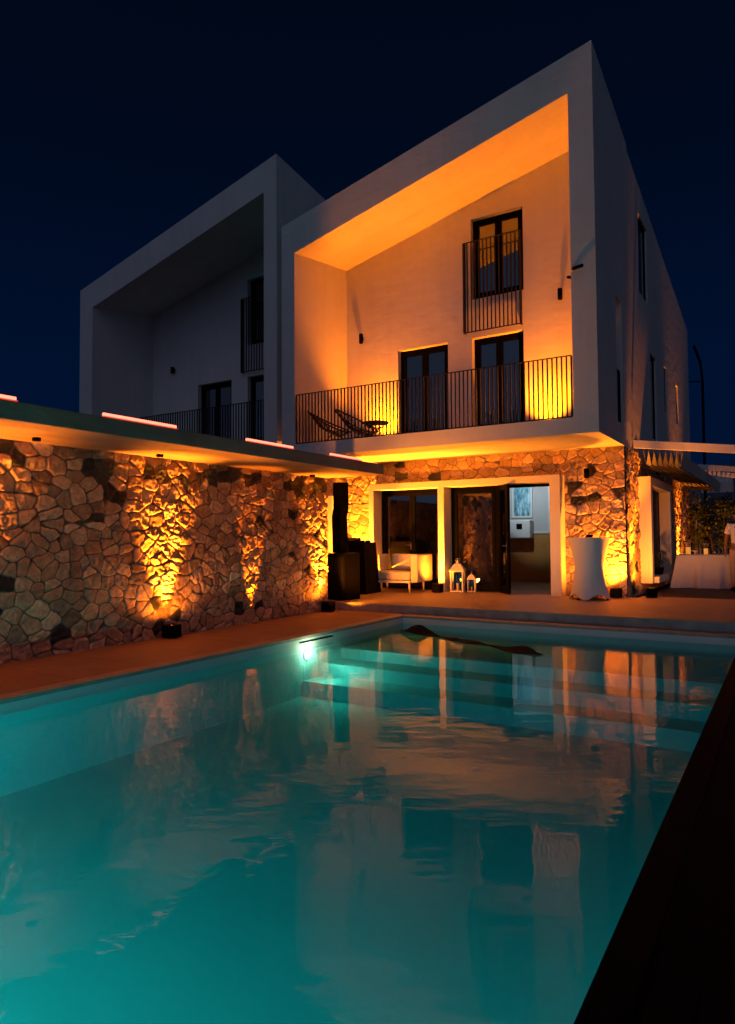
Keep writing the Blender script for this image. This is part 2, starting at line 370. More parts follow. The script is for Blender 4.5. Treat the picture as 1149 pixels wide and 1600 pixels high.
# water: mirror-and-tint surface over a teal absorbing body
m = bpy.data.materials.new('pool_water'); m.use_nodes = True; n, l = m.node_tree.nodes, m.node_tree.links; n.clear()
o_ = n.new('ShaderNodeOutputMaterial'); mx = n.new('ShaderNodeMixShader'); g = n.new('ShaderNodeBsdfGlossy'); t = n.new('ShaderNodeBsdfTransparent')
g.inputs['Roughness'].default_value = .002; t.inputs[0].default_value = (.55, .93, .94, 1)
fr = n.new('ShaderNodeFresnel'); fr.inputs[0].default_value = 1.17
ab = n.new('ShaderNodeVolumeAbsorption'); ab.inputs[0].default_value = (.0, .79, .82, 1); ab.inputs[1].default_value = 1.0
tcw = n.new('ShaderNodeTexCoord')
def wv(scale, vec, detail, dist, prev=None, strength=1.0):
    mr = n.new('ShaderNodeMapping'); mr.inputs['Rotation'].default_value = (0, 0, math.radians(-31.7)); l.new(tcw.outputs['Object'], mr.inputs[0])
    mp = n.new('ShaderNodeMapping'); mp.inputs['Scale'].default_value = vec; l.new(mr.outputs[0], mp.inputs[0])
    x = n.new('ShaderNodeTexNoise'); x.inputs['Scale'].default_value = scale; x.inputs['Detail'].default_value = detail; x.inputs['Roughness'].default_value = .5; l.new(mp.outputs[0], x.inputs[0])
    b = n.new('ShaderNodeBump'); b.inputs['Strength'].default_value = strength; b.inputs['Distance'].default_value = dist; l.new(x.outputs[0], b.inputs['Height'])
    if prev: l.new(prev.outputs[0], b.inputs['Normal'])
    return b
b1 = wv(1.3, (1, 1, 1), 1, .0016)
b2 = wv(5.0, (.6, 1.4, 1), 1, .0021, b1)
b3 = wv(15.0, (.45, 1.5, 1), 1, .0005, b2)
l.new(b3.outputs[0], g.inputs['Normal']); l.new(b3.outputs[0], fr.inputs['Normal'])
l.new(fr.outputs[0], mx.inputs[0]); l.new(t.outputs[0], mx.inputs[1]); l.new(g.outputs[0], mx.inputs[2]); l.new(mx.outputs[0], o_.inputs[0]); 
sc_ = n.new('ShaderNodeVolumeScatter'); sc_.inputs[0].default_value = (.5, 1, 1, 1); sc_.inputs['Density'].default_value = .08; sc_.inputs['Anisotropy'].default_value = .3
av = n.new('ShaderNodeAddShader'); l.new(ab.outputs[0], av.inputs[0]); l.new(sc_.outputs[0], av.inputs[1]); l.new(av.outputs[0], o_.inputs['Volume'])
bm = B(); box(bm, PX0-.06, PX1+.06, PY0-.06, PY1+.06, ZB-.05, WZ); struct('pool_water', bm, m)
# terrace
bm = B()
X0, X1 = -11.4, 6.0
y0, y1, y2 = 11.5, 14.6, 15.0
hexa(bm, [(X0, y0, -.4), (X1, y0, -.4), (X1, y1, -.4), (X0, y1, -.4), (X0, y0, .15), (X1, y0, .15), (X1, y1, .20), (X0, y1, .20)])
box(bm, -2.6, X1, y1, y2, -.4, .20)
struct('terrace', bm, M['terrace'])
bm = B(); box(bm, X0, X1, 11.478, 11.499, .0, .142)
for x in (-9.2, -7.3, -5.65, -3.9, -2.35, -.75, .9): box(bm, x-.006, x+.006, 11.470, 11.4785, .0, .142)
struct('terrace_step_edge', bm, M['riser'])
bm = B(); box(bm, -2.6, 8, 15.0, 30, -.4, .196); struct('paving', bm, M['paving'])
# ------------------------------------------------------------------ pool wall, canopy
def build_pool_wall():
    w = thing('stone_wall', 'long rubble stone wall beside the pool under the concrete canopy', 'wall', (-8.1, 6, 0))
    def P(bm): return bm
    bm = B(); box(bm, -8.285, -7.935, 1.51, 11.24, 0, 2.651); core = mk('wall_core', bm, M['stone'], None)
    at = core.data.color_attributes.new('stone', 'FLOAT_COLOR', 'POINT'); at.data.foreach_set('color', [.17, .15, .135, 1]*len(core.data.vertices))
    f = stonework('stone_face', lambda u, v: (np.full_like(u, -7.93), 1.5+u, v), (1, 0, 0), 9.77, 2.65, None, 11, 0.012, .215, amp=.95, band=(2.3, 2.55, .5))
    e2 = stonework('end_face', lambda u, v: (-8.3+u, np.full_like(u, 11.25), v), (0, 1, 0), .38, 2.65, None, 5, .02, .25)
    for o in (core, f, e2):
        o.parent = w; o.matrix_parent_inverse = Matrix.Translation(w.location).inverted()
build_pool_wall()
can = thing('concrete_canopy', 'flat board-marked concrete canopy on top of the stone wall', 'canopy', (0, 0, 0))
bm = B(); box(bm, -8.5, -6.596, 1.2, 11.3, 2.652, 2.848); mk('canopy_slab', bm, M['concrete'], can, bevel=.01)
for y in (1.9, 4.75, 6.66, 10.47):
    bm = B(); x = {4.75: -7.5, 6.66: -7.57, 10.47: -7.69}.get(y, -7.5)
    lathe(bm, [(.045, 2.612), (.05, 2.62), (.05, 2.651)], (x, y, 0), 16); mk('spot_can', bm, M['black_metal'], can, True)
# neon bars standing on the canopy edge
for i, (a, b_, lab) in enumerate(((2.6, 3.97, 'glowing pink-white light bar at the far left end of the canopy edge'), (4.99, 6.09, 'longest-looking glowing red-white light bar below the far left house corner'),
                             (7.41, 8.50, 'glowing red-white light bar on the canopy edge before the gap between the two houses'), (9.53, 10.5, 'glowing red-white light bar nearest the end of the canopy'))):
    t_ = thing('neon_bar', lab, 'light', (-6.62, (a+b_)/2, 2.848), 0, 'light bars along the canopy edge')
    L_ = (b_-a)/2
    bm = B(); box(bm, -.030, .030, -L_, L_, 0, .010); mk('halo_channel', bm, M['neon_halo'], t_)  # glowing strip imitates the red halo under the tube
    bm = B(); tube(bm, [(0, -L_+.01, .03), (0, L_-.01, .03)], .02, 12); mk('tube', bm, M['neon'], t_, True)
# ------------------------------------------------------------------ floor uplights
UP = []
def uplight(loc, label, to, power, ang, size=.2, blend=.5, h=None, group='black uplight boxes', r=.05, rz=0, spill=0, spill_to=(0, 0, 1), sang=160, col=None):
    col = col or GOLD
    h = h or size; s = size/2
    t_ = thing('floor_uplight', label, 'uplight', loc, rz, group)
    bm = B(); panel(bm, [-s, s], [-s, s], lambda u, v: (u, v, h), (0, 0, -.03), holes=[(-s*.7, s*.7, -s*.7, s*.7)])
    box(bm, -s, s, -s, s, .012, h-.031); mk('housing', bm, M['black_metal'], t_, bevel=.006)
    bm = B(); box(bm, -s*.7, s*.7, -s*.7, s*.7, h-.0305, h-.022); mk('lens', bm, M['lens'], t_)
    bm = B()
    tube(bm, [(-s-.006, 0, h*.6), (-s-.006, 0, .005), (s+.006, 0, .005), (s+.006, 0, h*.6)], .005, 6)
    mk('bracket', bm, M['black_metal'], t_)
    lamp_spot('beam', t_, Vector(loc)+Vector((0, 0, h+.005)), to, power, ang, blend, r, col)
    if spill: lamp_spot('spill', t_, Vector(loc)+Vector((0, 0, h+.006)), Vector(loc)+Vector((0, 0, h))+Vector(spill_to), spill, sang, .8, r, col)
    return t_
_a = uplight((-7.72, 7.03, 0), 'black uplight box at the foot of the stone wall, nearest the camera', (-7.93, 7.03, 2.05), 3000, 50, blend=1, spill=620, spill_to=(.52, 0, 1), sang=66)
_b = uplight((-7.74, 11.05, 0), 'black uplight box at the far end of the stone wall by the terrace step', (-7.93, 11.03, 2.05), 2800, 54, blend=1, spill=620, spill_to=(.52, 0, 1), sang=66)
lamp_spot('flood', _b, (-7.60, 11.10, .24), (-6.1, 14.3, 2.5), 1500, 95, 1, .08, GOLD)
uplight((-7.72, 3.6, 0), 'black uplight box at the foot of the wall under the leftmost light bar', (-7.97, 3.75, 1.5), 1800, 75, blend=1, spill=620, spill_to=(.52, 0, 1), sang=66)
uplight((-6.80, 14.03, .192), 'black uplight box in front of the middle post of the door surround', (-6.8, 14.32, 2), 900, 70, blend=1, spill=180, spill_to=(-.1, .4, 1), sang=150)
uplight((-2.99, 14.38, .198), 'black uplight box beside the white cocktail table', (-3.05, 14.75, 2.2), 620, 100, blend=1, spill=420, spill_to=(-.5, -.1, 1))
uplight((-8.95, 13.9, .19), 'black uplight box behind the draped music table', (-9.0, 14.4, 2), 1800, 150, blend=1, spill=1000, spill_to=(.3, .3, 1), sang=170)
uplight((-2.38, 14.72, .2), 'black uplight on the floor at the house corner below the stone side wall', (-2.9, 15.2, 1.9), 1000, 42, spill=330, spill_to=(-.12, .9, .8), sang=110, rz=.3)
uplight((-2.62, 22.0, .196), 'black uplight hidden behind the buffet at the far side wall', (-2.84, 22.3, 3.0), 2400, 50, blend=1, spill=500, spill_to=(.35, 1, .4), sang=90)
uplight((-8.42, 14.18, 3.6), 'small uplight on the balcony floor behind the round table', (-8.25, 14.95, 8), 1350, 110, .12, 1, col=AMBER)
uplight((-4.32, 14.18, 3.6), 'small uplight on the balcony floor right of the balcony doors', (-4.5, 14.95, 8), 1350, 110, .12, 1, col=AMBER)
t_ = thing('added_uplight', 'small added light in the deck at the wall between the two uplight boxes', 'uplight', (-7.80, 8.95, 0))  # invented fixture, added to light one patch of the stone wall
bm = B(); lathe(bm, [(.05, -.01), (.05, .004), (.04, .005)], n=16); mk('rim', bm, M['black_metal'], t_); lamp_spot('beam', t_, (-7.78, 8.95, .03), (-7.9, 9.0, 2.0), 800, 32, .7, .03)
lamp_spot('wash', _a, (-7.60, 7.03, .22), (-7.7, 7.03, 2), 55, 170, .6, .06, GOLD)
lamp_spot('wash', _b, (-7.62, 11.0, .22), (-7.7, 10.6, 2), 55, 170, .6, .06, GOLD)
# ------------------------------------------------------------------ windows
def window(parent, x0, x1, z0, z1, y, name='window', leaves=2, pane='pane', curtain=None, handle=False):
    fw = .07
    bm = B(); box(bm, x0, x1, y, y+.07, z1-fw, z1); box(bm, x0, x1, y, y+.07, z0, z0+fw)
    box(bm, x0, x0+fw, y, y+.07, z0+fw, z1-fw); box(bm, x1-fw, x1, y, y+.07, z0+fw, z1-fw)
    W_ = (x1-x0-2*fw)/leaves
    for i in range(leaves):
        a = x0+fw+i*W_+.004; b_ = a+W_-.008
        box(bm, a, b_, y-.012, y+.05, z1-fw-.075, z1-fw-.004); box(bm, a, b_, y-.012, y+.05, z0+fw+.004, z0+fw+.1)
        box(bm, a, a+.075, y-.012, y+.05, z0+fw+.1, z1-fw-.075); box(bm, b_-.075, b_, y-.012, y+.05, z0+fw+.1, z1-fw-.075)
    f = mk(name, bm, M['black_metal'], parent)
    for i in range(leaves):
        a = x0+fw+i*W_+.079; b_ = a+W_-.158
        bm = B(); box(bm, a-.01, b_+.01, y+.015, y+.027, z0+fw+.09, z1-fw-.065); mk('pane', bm, M[pane], f)
    if curtain:
        bm = B(); N = 60; xs = [curtain[0]+(curtain[1]-curtain[0])*i/N for i in range(N+1)]
        vs = [[bm.verts.new((x, y+.28+.03*math.sin(x*60)+.012*math.sin(x*23), z)) for x in xs] for z in (z0+.02, z1-.06)]
        for i in range(N): bm.faces.new((vs[0][i], vs[0][i+1], vs[1][i+1], vs[1][i]))
        mk('curtain', bm, M['curtain'], f, True)
    if handle:
        xm = (x0+x1)/2
        bm = B(); tube(bm, [(xm-.035, y-.012, z0+1.05), (xm-.035, y-.06, z0+1.05), (xm-.15, y-.06, z0+1.05)], .009, 8); box(bm, xm-.05, xm-.02, y-.02, y-.013, z0+.93, z0+1.12); mk('handle', bm, M['steel'], f)
    return f
def railing(parent, pts, z0, z1, gap=.1):
    bm = B()
    for (a, b_) in zip(pts, pts[1:]):
        a = Vector(a); b_ = Vector(b_); d = b_-a; L_ = d.length; d.normalize(); s = d.cross(Vector((0, 0, 1)))
        def bar(p, q, w, z_0, z_1):
            hexa(bm, [p-s*w+Vector((0, 0, z_0)), q-s*w+Vector((0, 0, z_0)), q+s*w+Vector((0, 0, z_0)), p+s*w+Vector((0, 0, z_0)),
                      p-s*w+Vector((0, 0, z_1)), q-s*w+Vector((0, 0, z_1)), q+s*w+Vector((0, 0, z_1)), p+s*w+Vector((0, 0, z_1))])
        bar(a, b_, .020, z1-.014, z1); bar(a, b_, .018, z0+.01, z0+.03)
        N = max(2, round(L_/gap))
        for i in range(N+1):
            p = a+d*(L_*i/N); hw = .0125 if 0 < i < N else .016
            p0 = p-d*hw; p1 = p+d*hw
            bar(p0, p1, .011, z0+.0302, z1-.0142)
    return mk('railing', bm, M['rail'], parent)
# ------------------------------------------------------------------ the two white houses
def house(label, xl, xr, ixl, ixr, zl, zr, izl, izr, off, slot):
    H = thing('white_house', label, 'house', ((xl+xr)/2, 12.4, 0))
    inv = Matrix.Translation(H.location).inverted(); made = []
    def K(name, bm, m, **k):
        o = mk(name, bm, m, None, **k); made.append(o); return o
    F, BK, D = 12.4, 14.6, 15.5
    zo = lambda x, y: zl+(zr-zl)*(x-xl)/(xr-xl)-.131*(y-F)
    zi = lambda x, y: izl+(izr-izl)*(x-ixl)/(ixr-ixl)+.14*(y-F)
    V01 = [0, 1]
    # right and left fins (v: 0 bottom, 1 top following the roof)
    bm = B()
    def PR(u, v): return (xr, u, v) if v < 50 else (xr, u, zo(xr, u))
    def PR2(u, v):
        return (xr, u, v)
    if slot:
        panel(bm, [F, D], [3.3, 6.4], lambda u, v: (xr, u, v), (-(xr-ixr), 0, 0), holes=[(14.02, 14.58, 3.72, 6.26)])
        hexa(bm, [(ixr, F, 6.4), (xr, F, 6.4), (xr, D, 6.4), (ixr, D, 6.4), (ixr, F, zo(ixr, F)), (xr, F, zo(xr, F)), (xr, D, zo(xr, D)), (ixr, D, zo(ixr, D))])
    else:
        hexa(bm, [(ixr, F, 3.3), (xr, F, 3.3), (xr, D, 3.3), (ixr, D, 3.3), (ixr, F, zo(ixr, F)), (xr, F, zo(xr, F)), (xr, D, zo(xr, D)), (ixr, D, zo(ixr, D))])
    hexa(bm, [(xl, F, 3.3), (ixl, F, 3.3), (ixl, D, 3.3), (xl, D, 3.3), (xl, F, zo(xl, F)), (ixl, F, zo(ixl, F)), (ixl, D, zo(ixl, D)), (xl, D, zo(xl, D))])
    # sloping roof slab over the balcony, balcony slab below
    R = 14.9
    hexa(bm, [(ixl, F, zi(ixl, F)), (ixr, F, zi(ixr, F)), (ixr, R, min(zi(ixr, R), zo(ixr, R)-.02)), (ixl, R, min(zi(ixl, R), zo(ixl, R)-.02)),
              (ixl, F, zo(ixl, F)), (ixr, F, zo(ixr, F)), (ixr, R, zo(ixr, R)), (ixl, R, zo(ixl, R))])
    box(bm, ixl, ixr, F, D, 3.3, 3.6)
    K('outer_frame', bm, M['plaster'])
    # back wall of the balcony
    q = lambda x: x+off
    wins = [(q(-6.13), q(-4.88), 6.95, 8.85), (q(-8.09), q(-6.74), 3.601, 6.05), (q(-6.14)+.012, q(-4.9), 3.601, 6.05)]
    bm = B()
    def PB(u, v):
        return (u, BK, v) if v < 9 else (u, BK, zi(u, BK)+.06)
    # wall up to the ceiling, the top row sheared to the slope
    holes = wins
    Us = [ixl, ixr]+[h for w_ in wins for h in w_[:2]]
    Vs = [3.6, 6.05, 6.95]
    zt = min(zi(ixl, BK)-.05, 8.2)
    panel(bm, [ixl, ixr], [3.6, zt], lambda u, v: (u, BK, v), (0, .26, 0), holes=[wins[1], wins[2], (wins[0][0], wins[0][1], 6.95, zt)])
    a, b_ = wins[0][0], wins[0][1]
    for (u0, u1, zb) in ((ixl, a, zt), (b_, ixr, zt), (a, b_, 8.85)):
        hexa(bm, [(u0, BK, zb), (u1, BK, zb), (u1, BK+.26, zb), (u0, BK+.26, zb), (u0, BK, zi(u0, BK)+.03), (u1, BK, zi(u1, BK)+.03), (u1, BK+.26, zi(u1, BK)+.03), (u0, BK+.26, zi(u0, BK)+.03)])
    K('balcony_wall', bm, M['plaster'])
    for i, w_ in enumerate(wins):
        f = window(None, w_[0]+.003, w_[1]-.003, w_[2]+.003, w_[3]-.003, BK+.14, curtain=None if i == 1 else (w_[0]+.08, w_[0]+.5) if i == 2 else ((w_[0]+.75, w_[1]-.1) if off else None)); made.append(f)
    # body behind the frame
    bx0, bx1, by0, by1 = xl+.09, xr-.03, 14.87, 26.1
    bm = B(); holes = [(16.85, 18.04, 7.22, 9.2), (18.17, 19.04, 3.9, 6.05), (20.43, 20.93, 4.9, 6.2), (22.75, 23.25, 4.9, 6.1)] if slot else []
    panel(bm, [D-.01, by1], [3.3, 6.9], lambda u, v: (bx1, u, v), (-.3, 0, 0), holes=[h for h in holes if h[2] < 6.5])
    hh = [h for h in holes if h[2] > 6.5]
    Vt = 7.2
    panel(bm, [D-.01, by1], [6.9, Vt], lambda u, v: (bx1, u, v), (-.3, 0, 0))
    # sloped upper strip, with the big high opening cut out as columns
    ys = [D-.01, 16.85, 18.04, by1] if slot else [D-.01, by1]
    for y0_, y1_ in zip(ys, ys[1:]):
        if slot and y0_ == 16.85:
            hexa(bm, [(bx1-.3, y0_, 9.1), (bx1, y0_, 9.1), (bx1, y1_, 9.1), (bx1-.3, y1_, 9.1), (bx1-.3, y0_, zo(bx1-.3, y0_)), (bx1, y0_, zo(bx1, y0_)), (bx1, y1_, zo(bx1, y1_)), (bx1-.3, y1_, zo(bx1-.3, y1_))])
            continue
        hexa(bm, [(bx1-.3, y0_, Vt), (bx1, y0_, Vt), (bx1, y1_, Vt), (bx1-.3, y1_, Vt), (bx1-.3, y0_, zo(bx1-.3, y0_)), (bx1, y0_, zo(bx1, y0_)), (bx1, y1_, zo(bx1, y1_)), (bx1-.3, y1_, zo(bx1-.3, y1_))])
    hexa(bm, [(bx0, D, 3.3), (bx0+.3, D, 3.3), (bx0+.3, by1, 3.3), (bx0, by1, 3.3), (bx0, D, zo(bx0, D)), (bx0+.3, D, zo(bx0+.3, D)), (bx0+.3, by1, zo(bx0+.3, by1)), (bx0, by1, zo(bx0, by1))])
    hexa(bm, [(bx0+.3, by1-.3, 3.3), (bx1-.3, by1-.3, 3.3), (bx1-.3, by1, 3.3), (bx0+.3, by1, 3.3), (bx0+.3, by1-.3, zo(bx0+.3, by1-.3)), (bx1-.3, by1-.3, zo(bx1-.3, by1-.3)), (bx1-.3, by1, zo(bx1-.3, by1)), (bx0+.3, by1, zo(bx0+.3, by1))])
    K('side_walls', bm, M['plaster'])
    bm = B(); hexa(bm, [(bx0+.3, R, zo(bx0, R)-.2), (bx1-.3, R, zo(bx1, R)-.3), (bx1-.3, by1-.3, zo(bx1, by1)-.3), (bx0+.3, by1-.3, zo(bx0, by1)-.2),
                        (bx0+.3, R, zo(bx0+.3, R)-.01), (bx1-.3, R, zo(bx1-.3, R)-.01), (bx1-.3, by1-.3, zo(bx1-.3, by1)-.01), (bx0+.3, by1-.3, zo(bx0+.3, by1)-.01)])
    K('roof', bm, M['plaster'])
    bm = B(); box(bm, bx0+.3, bx1-.3, D, by1-.3, 3.31, 3.59); K('upper_floor', bm, M['room'])
    bm = B(); box(bm, bx0+.3, bx1-.3, 17.0, 17.1, 3.6, zo(bx0, 17)-.3); K('inner_partition', bm, M['room'])
    # side openings' glazing
    for h in holes:
        bm = B(); x = bx1-.05
        box(bm, x-.04, x, h[0]+.003, h[1]-.003, h[2]+.003, h[2]+.06); box(bm, x-.04, x, h[0]+.003, h[1]-.003, h[3]-.06 if h[3] < 9 else 9.04, h[3]-.003 if h[3] < 9 else 9.097)
        zt2 = (h[3]-.06) if h[3] < 9 else 9.04
        box(bm, x-.04, x, h[0]+.003, h[0]+.06, h[2]+.06, zt2); box(bm, x-.04, x, h[1]-.06, h[1]-.003, h[2]+.06, zt2)
        f = K('side_window', bm, M['black_metal'])
        bm = B(); box(bm, x-.03, x-.02, h[0]+.05, h[1]-.05, h[2]+.05, zt2+.01); p_ = mk('pane', bm, M['pane'], f)
    if slot:
        bm = B(); box(bm, ixr+.02, xr-.05, 14.1, 14.575, 3.73, 4.83); K('slot_screen', bm, M['black_metal'])
        bm = B(); box(bm, ixr+.02, ixr+.12, 14.025, 14.575, 4.835, 6.12); K('slot_light_blocker', bm, M['plaster'])  # unseen piece added to keep balcony light out of the slot
    # railings
    made.append(railing(None, [(ixl+.03, F+.03, 0), (ixr-.03, F+.03, 0)], 3.6, 4.75, .088))
    made.append(railing(None, [(q(-6.28), 14.6, 0), (q(-6.28), 14.5, 0), (q(-4.93), 14.5, 0), (q(-4.93), 14.6, 0)], 6.15, 8.28, .095))
    for o in made:
        o.parent = H; o.matrix_parent_inverse = inv
    return H, inv
H1, inv1 = house('lit white house on the right with a sloping roof and amber-lit balcony', -9.98, -2.813, -9.6, -3.255, 8.77, 10.44, 8.07, 9.607, 0, True)
H2, inv2 = house('unlit white house on the left with a sloping roof and dark balcony', -17.5, -10.13, -16.93, -10.52, 8.745, 10.59, 8.15, 9.76, -6.86, False)
def adopt(o, H=H1, inv=inv1):
    o.parent = H; o.matrix_parent_inverse = inv; return o
# ground floor of the lit house
def stone_color(o):
    at = o.data.color_attributes.new('stone', 'FLOAT_COLOR', 'POINT'); at.data.foreach_set('color', [.17, .15, .135, 1]*len(o.data.vertices))
op = (-8.70, -4.12)     # opening behind the door surround
adopt(stonework('stone_front', lambda u, v: (-12.0+u, np.full_like(u, 14.61), .15+v), (0, -1, 0), 9.18, 3.148, None, 21, .0135, .25, amp=.75,
      keep=lambda u, v: ~((u-12 > op[0]) & (u-12 < op[1]) & (v+.15 < 2.7))))
adopt(stonework('stone_side', lambda u, v: (np.full_like(u, -2.83), 14.62+u, .15+v), (1, 0, 0), 11.5, 3.148, None, 33, .018, .30,
      keep=lambda u, v: ~((u+14.62 > 16.3) & (u+14.62 < 18.9) & (v+.15 > .5) & (v+.15 < 2.65))))
bm = B()
panel(bm, [-12, -2.85], [.15, 3.29], lambda u, v: (u, 14.63, v), (0, .3, 0), holes=[(op[0], op[1], .15, 2.7)])
panel(bm, [14.931, 26.1], [.15, 3.29], lambda u, v: (-2.85, u, v), (-.3, 0, 0), holes=[(16.3, 18.9, .5, 2.65)])
box(bm, -12, -3.15, 25.8, 26.1, .15, 3.29)
o = adopt(mk('ground_floor_wall', bm, M['stone'])); stone_color(o)
bm = B(); box(bm, -17.4, -12.0, 14.6, 26, 0, 3.295); adopt(mk('ground_floor_wall', bm, M['plaster']), H2, inv2)
# door surround
bm = B()
x0, x1, zt = -8.755, -4.05, 2.75
for a, b_ in ((x0, -8.62), (-6.885, -6.73), (-4.276, x1)): box(bm, a, b_, 14.25, 14.70, .19, 2.605)
box(bm, x0, x1, 14.25, 14.70, 2.605, zt)
adopt(mk('door_surround', bm, M['portal'], bevel=.006))
bm = B(); box(bm, -11.0, -9.83, 14.25, 14.62, .19, 2.52); adopt(mk('window_surround', bm, M['portal'], bevel=.006))
# interior room
bm = B()
box(bm, -9.0, -3.3, 14.71, 18.5, .10, .197); adopt(mk('room_floor', bm, M['terrace']))
bm = B()
box(bm, -9.0, -3.3, 18.4, 18.5, .2, 2.95); box(bm, -9.1, -9.0, 14.95, 18.5, .2, 2.95); box(bm, -3.3, -3.2, 14.95, 18.5, .2, 2.95)
box(bm, -7.2, -7.1, 14.95, 18.399, .2, 2.95)
adopt(mk('room_wall', bm, M['room']))
bm = B(); box(bm, -9.1, -3.2, 14.94, 18.5, 2.96, 3.05); adopt(mk('room_ceiling', bm, M['room']))
bm = B(); box(bm, -7.09, -3.31, 18.385, 18.399, .2, 1.5); adopt(mk('wainscot', bm, M['wainscot']))
bm = B(); box(bm, -5.98, -5.55, 18.37, 18.398, 1.53, 1.60); box(bm, -5.55, -5.48, 18.37, 18.398, 1.53, 2.93); adopt(mk('wall_moulding', bm, M['alu']))
d1 = window(None, -8.60, -6.90, .21, 2.60, 14.63, 'glass_door', 2, 'door_pane', handle=True); adopt(d1)
d2 = window(None, -6.71, -5.56, .21, 2.60, 14.63, 'fixed_glazing', 1, 'door_pane'); adopt(d2)
bm = B(); box(bm, -5.558, -4.29, 14.63, 14.70, 2.54, 2.602); adopt(mk('door_head', bm, M['black_metal']))
# open leaf
def open_leaf():
    p0, p1 = Vector((-5.53, 14.61, 0)), Vector((-5.13, 14.12, 0)); d = (p1-p0); L_ = d.length
    t_ = bpy.data.objects.new('open_door_leaf', None)
    bm = B(); z0, z1 = .215, 2.58
    box(bm, 0, L_, -.03, .03, z1-.11, z1); box(bm, 0, L_, -.03, .03, z0, z0+.14); box(bm, 0, .15, -.03, .03, z0+.14, z1-.11); box(bm, L_-.15, L_, -.03, .03, z0+.14, z1-.11)
    leaf = mk('door_leaf', bm, M['black_metal'])
    leaf.location = p0; leaf.rotation_euler = (0, 0, math.atan2(d.y, d.x))
    bm = B(); box(bm, .14, L_-.14, -.006, .006, z0+.13, z1-.1); mk('pane', bm, M['door_pane'], leaf)
    bm = B(); tube(bm, [(L_-.07, -.03, 1.25), (L_-.07, -.09, 1.25), (L_-.2, -.09, 1.25)], .011, 8); box(bm, L_-.09, L_-.05, -.04, -.03, .98, 1.36); mk('handle', bm, M['steel'], leaf)
    adopt(leaf)
open_leaf()
# painting, white cabinet, ceiling lamp
m, n, l, b = mat('painting_canvas'); b.inputs['Roughness'].default_value = .6
x = noise(n, l, 3.2, 6, .7, vec=(2.6, 1, .8)); r = n.new('ShaderNodeValToRGB'); l.new(x.outputs[0], r.inputs[0])
e = r.color_ramp.elements; e[0].position = .36; e[0].color = (.02, .06, .09, 1); e[1].position = .62; e[1].color = (.45, .68, .75, 1); q_ = e.new(.48); q_.color = (.12, .33, .42, 1)
l.new(r.outputs[0], b.inputs['Base Color'])
t_ = thing('painting', 'tall white-framed blue abstract painting on the inner wall seen through the open door', 'painting', (-6.28, 18.4, 2.45))
bm = B(); box(bm, -.24, .24, -.03, -.012, -.43, .43); mk('canvas', bm, m, t_)
bm = B()
for a in ((-.29, -.24, -.48, .48), (.24, .29, -.48, .48), (-.24, .24, .43, .48), (-.24, .24, -.48, -.43)): box(bm, a[0], a[1], -.045, -.004, a[2], a[3])
mk('frame', bm, M['alu'], t_)
t_ = thing('wall_cabinet', 'white boxy cabinet with a dark display on the inner wall below the painting', 'cabinet', (-6.27, 18.4, 1.40))
bm = B(); box(bm, -.30, .30, -.32, -.002, 0, .50); mk('body', bm, M['alu'], t_, bevel=.03)
bm = B(); box(bm, -.08, .08, -.328, -.3215, .25, .40); mk('display', bm, M['black_metal'], t_)
t_ = thing('ceiling_lamp', 'cool white ceiling lamp inside the room behind the glass doors', 'lamp', (-6.2, 16.9, 2.96))
bm = B(); lathe(bm, [(.09, -.05), (.1, -.03), (.1, 0)], n=20); mk('housing', bm, M['alu'], t_)
bm = B(); lathe(bm, [(.08, -.056), (.08, -.051)], n=20); mk('lens', bm, M['ceiling_lens'], t_)
lamp_spot('beam', t_, (-6.0, 17.0, 2.88), (-5.9, 18.4, 2.35), 70, 80, .3, .05, (.72, .9, 1))
# bay window surround on the side wall
t_ = 'bay'
bm = B()
bx = (-2.82, -2.55); y0, y1, z0, z1 = 16.0, 19.1, .40, 2.76
box(bm, bx[0], bx[1], y0, y0+.22, z0, z1); box(bm, bx[0], bx[1], y1-.22, y1, z0, z1); box(bm, bx[0], bx[1], y0+.22, y1-.22, z1-.2, z1); box(bm, bx[0], bx[1]+.1, y0+.22, y1-.22, z0, z0+.14)
adopt(mk('bay_surround', bm, M['portal'], bevel=.006))
bm = B(); box(bm, -3.02, -2.98, 16.31, 18.89, .55, 2.6); adopt(mk('roller_blind', bm, M['curtain']))
# far side glazing with curtains, just past the stone
bm = B()
for y in (26.2, 27.4, 28.6): box(bm, -2.9, -2.82, y, y+.08, .2, 3.0)
box(bm, -2.9, -2.82, 26.2, 28.68, 3.0, 3.08); f = adopt(mk('garden_glazing', bm, M['alu']))
bm = B(); box(bm, -2.87, -2.86, 26.28, 28.6, .25, 3.0); mk('pane', bm, M['door_pane'], f)
bm = B(); N = 70
vs = [[bm.verts.new((-3.05+.05*math.sin(i*1.3), 26.2+2.4*i/N, z)) for i in range(N+1)] for z in (.25, 2.98)]
for i in range(N): bm.faces.new((vs[0][i], vs[0][i+1], vs[1][i+1], vs[1][i]))
mk('curtain', bm, M['white_cloth'], f, True)
w = thing('side_yard_wall', 'low white plastered wall in the yard behind the stone wall', 'wall', (-10.4, 12, 0))
bm = B(); box(bm, -10.6, -10.3, 11.6, 14.2, 0, 2.15); o = mk('plaster_section', bm, M['portal'])
o.parent = w; o.matrix_parent_inverse = Matrix.Translation(w.location).inverted()
o = stonework('stone_section', lambda u, v: (np.full_like(u, -10.33), 4.6+u, v), (1, 0, 0), 6.95, 2.6, None, 44, .03, .27)
o.parent = w; o.matrix_parent_inverse = Matrix.Translation(w.location).inverted()
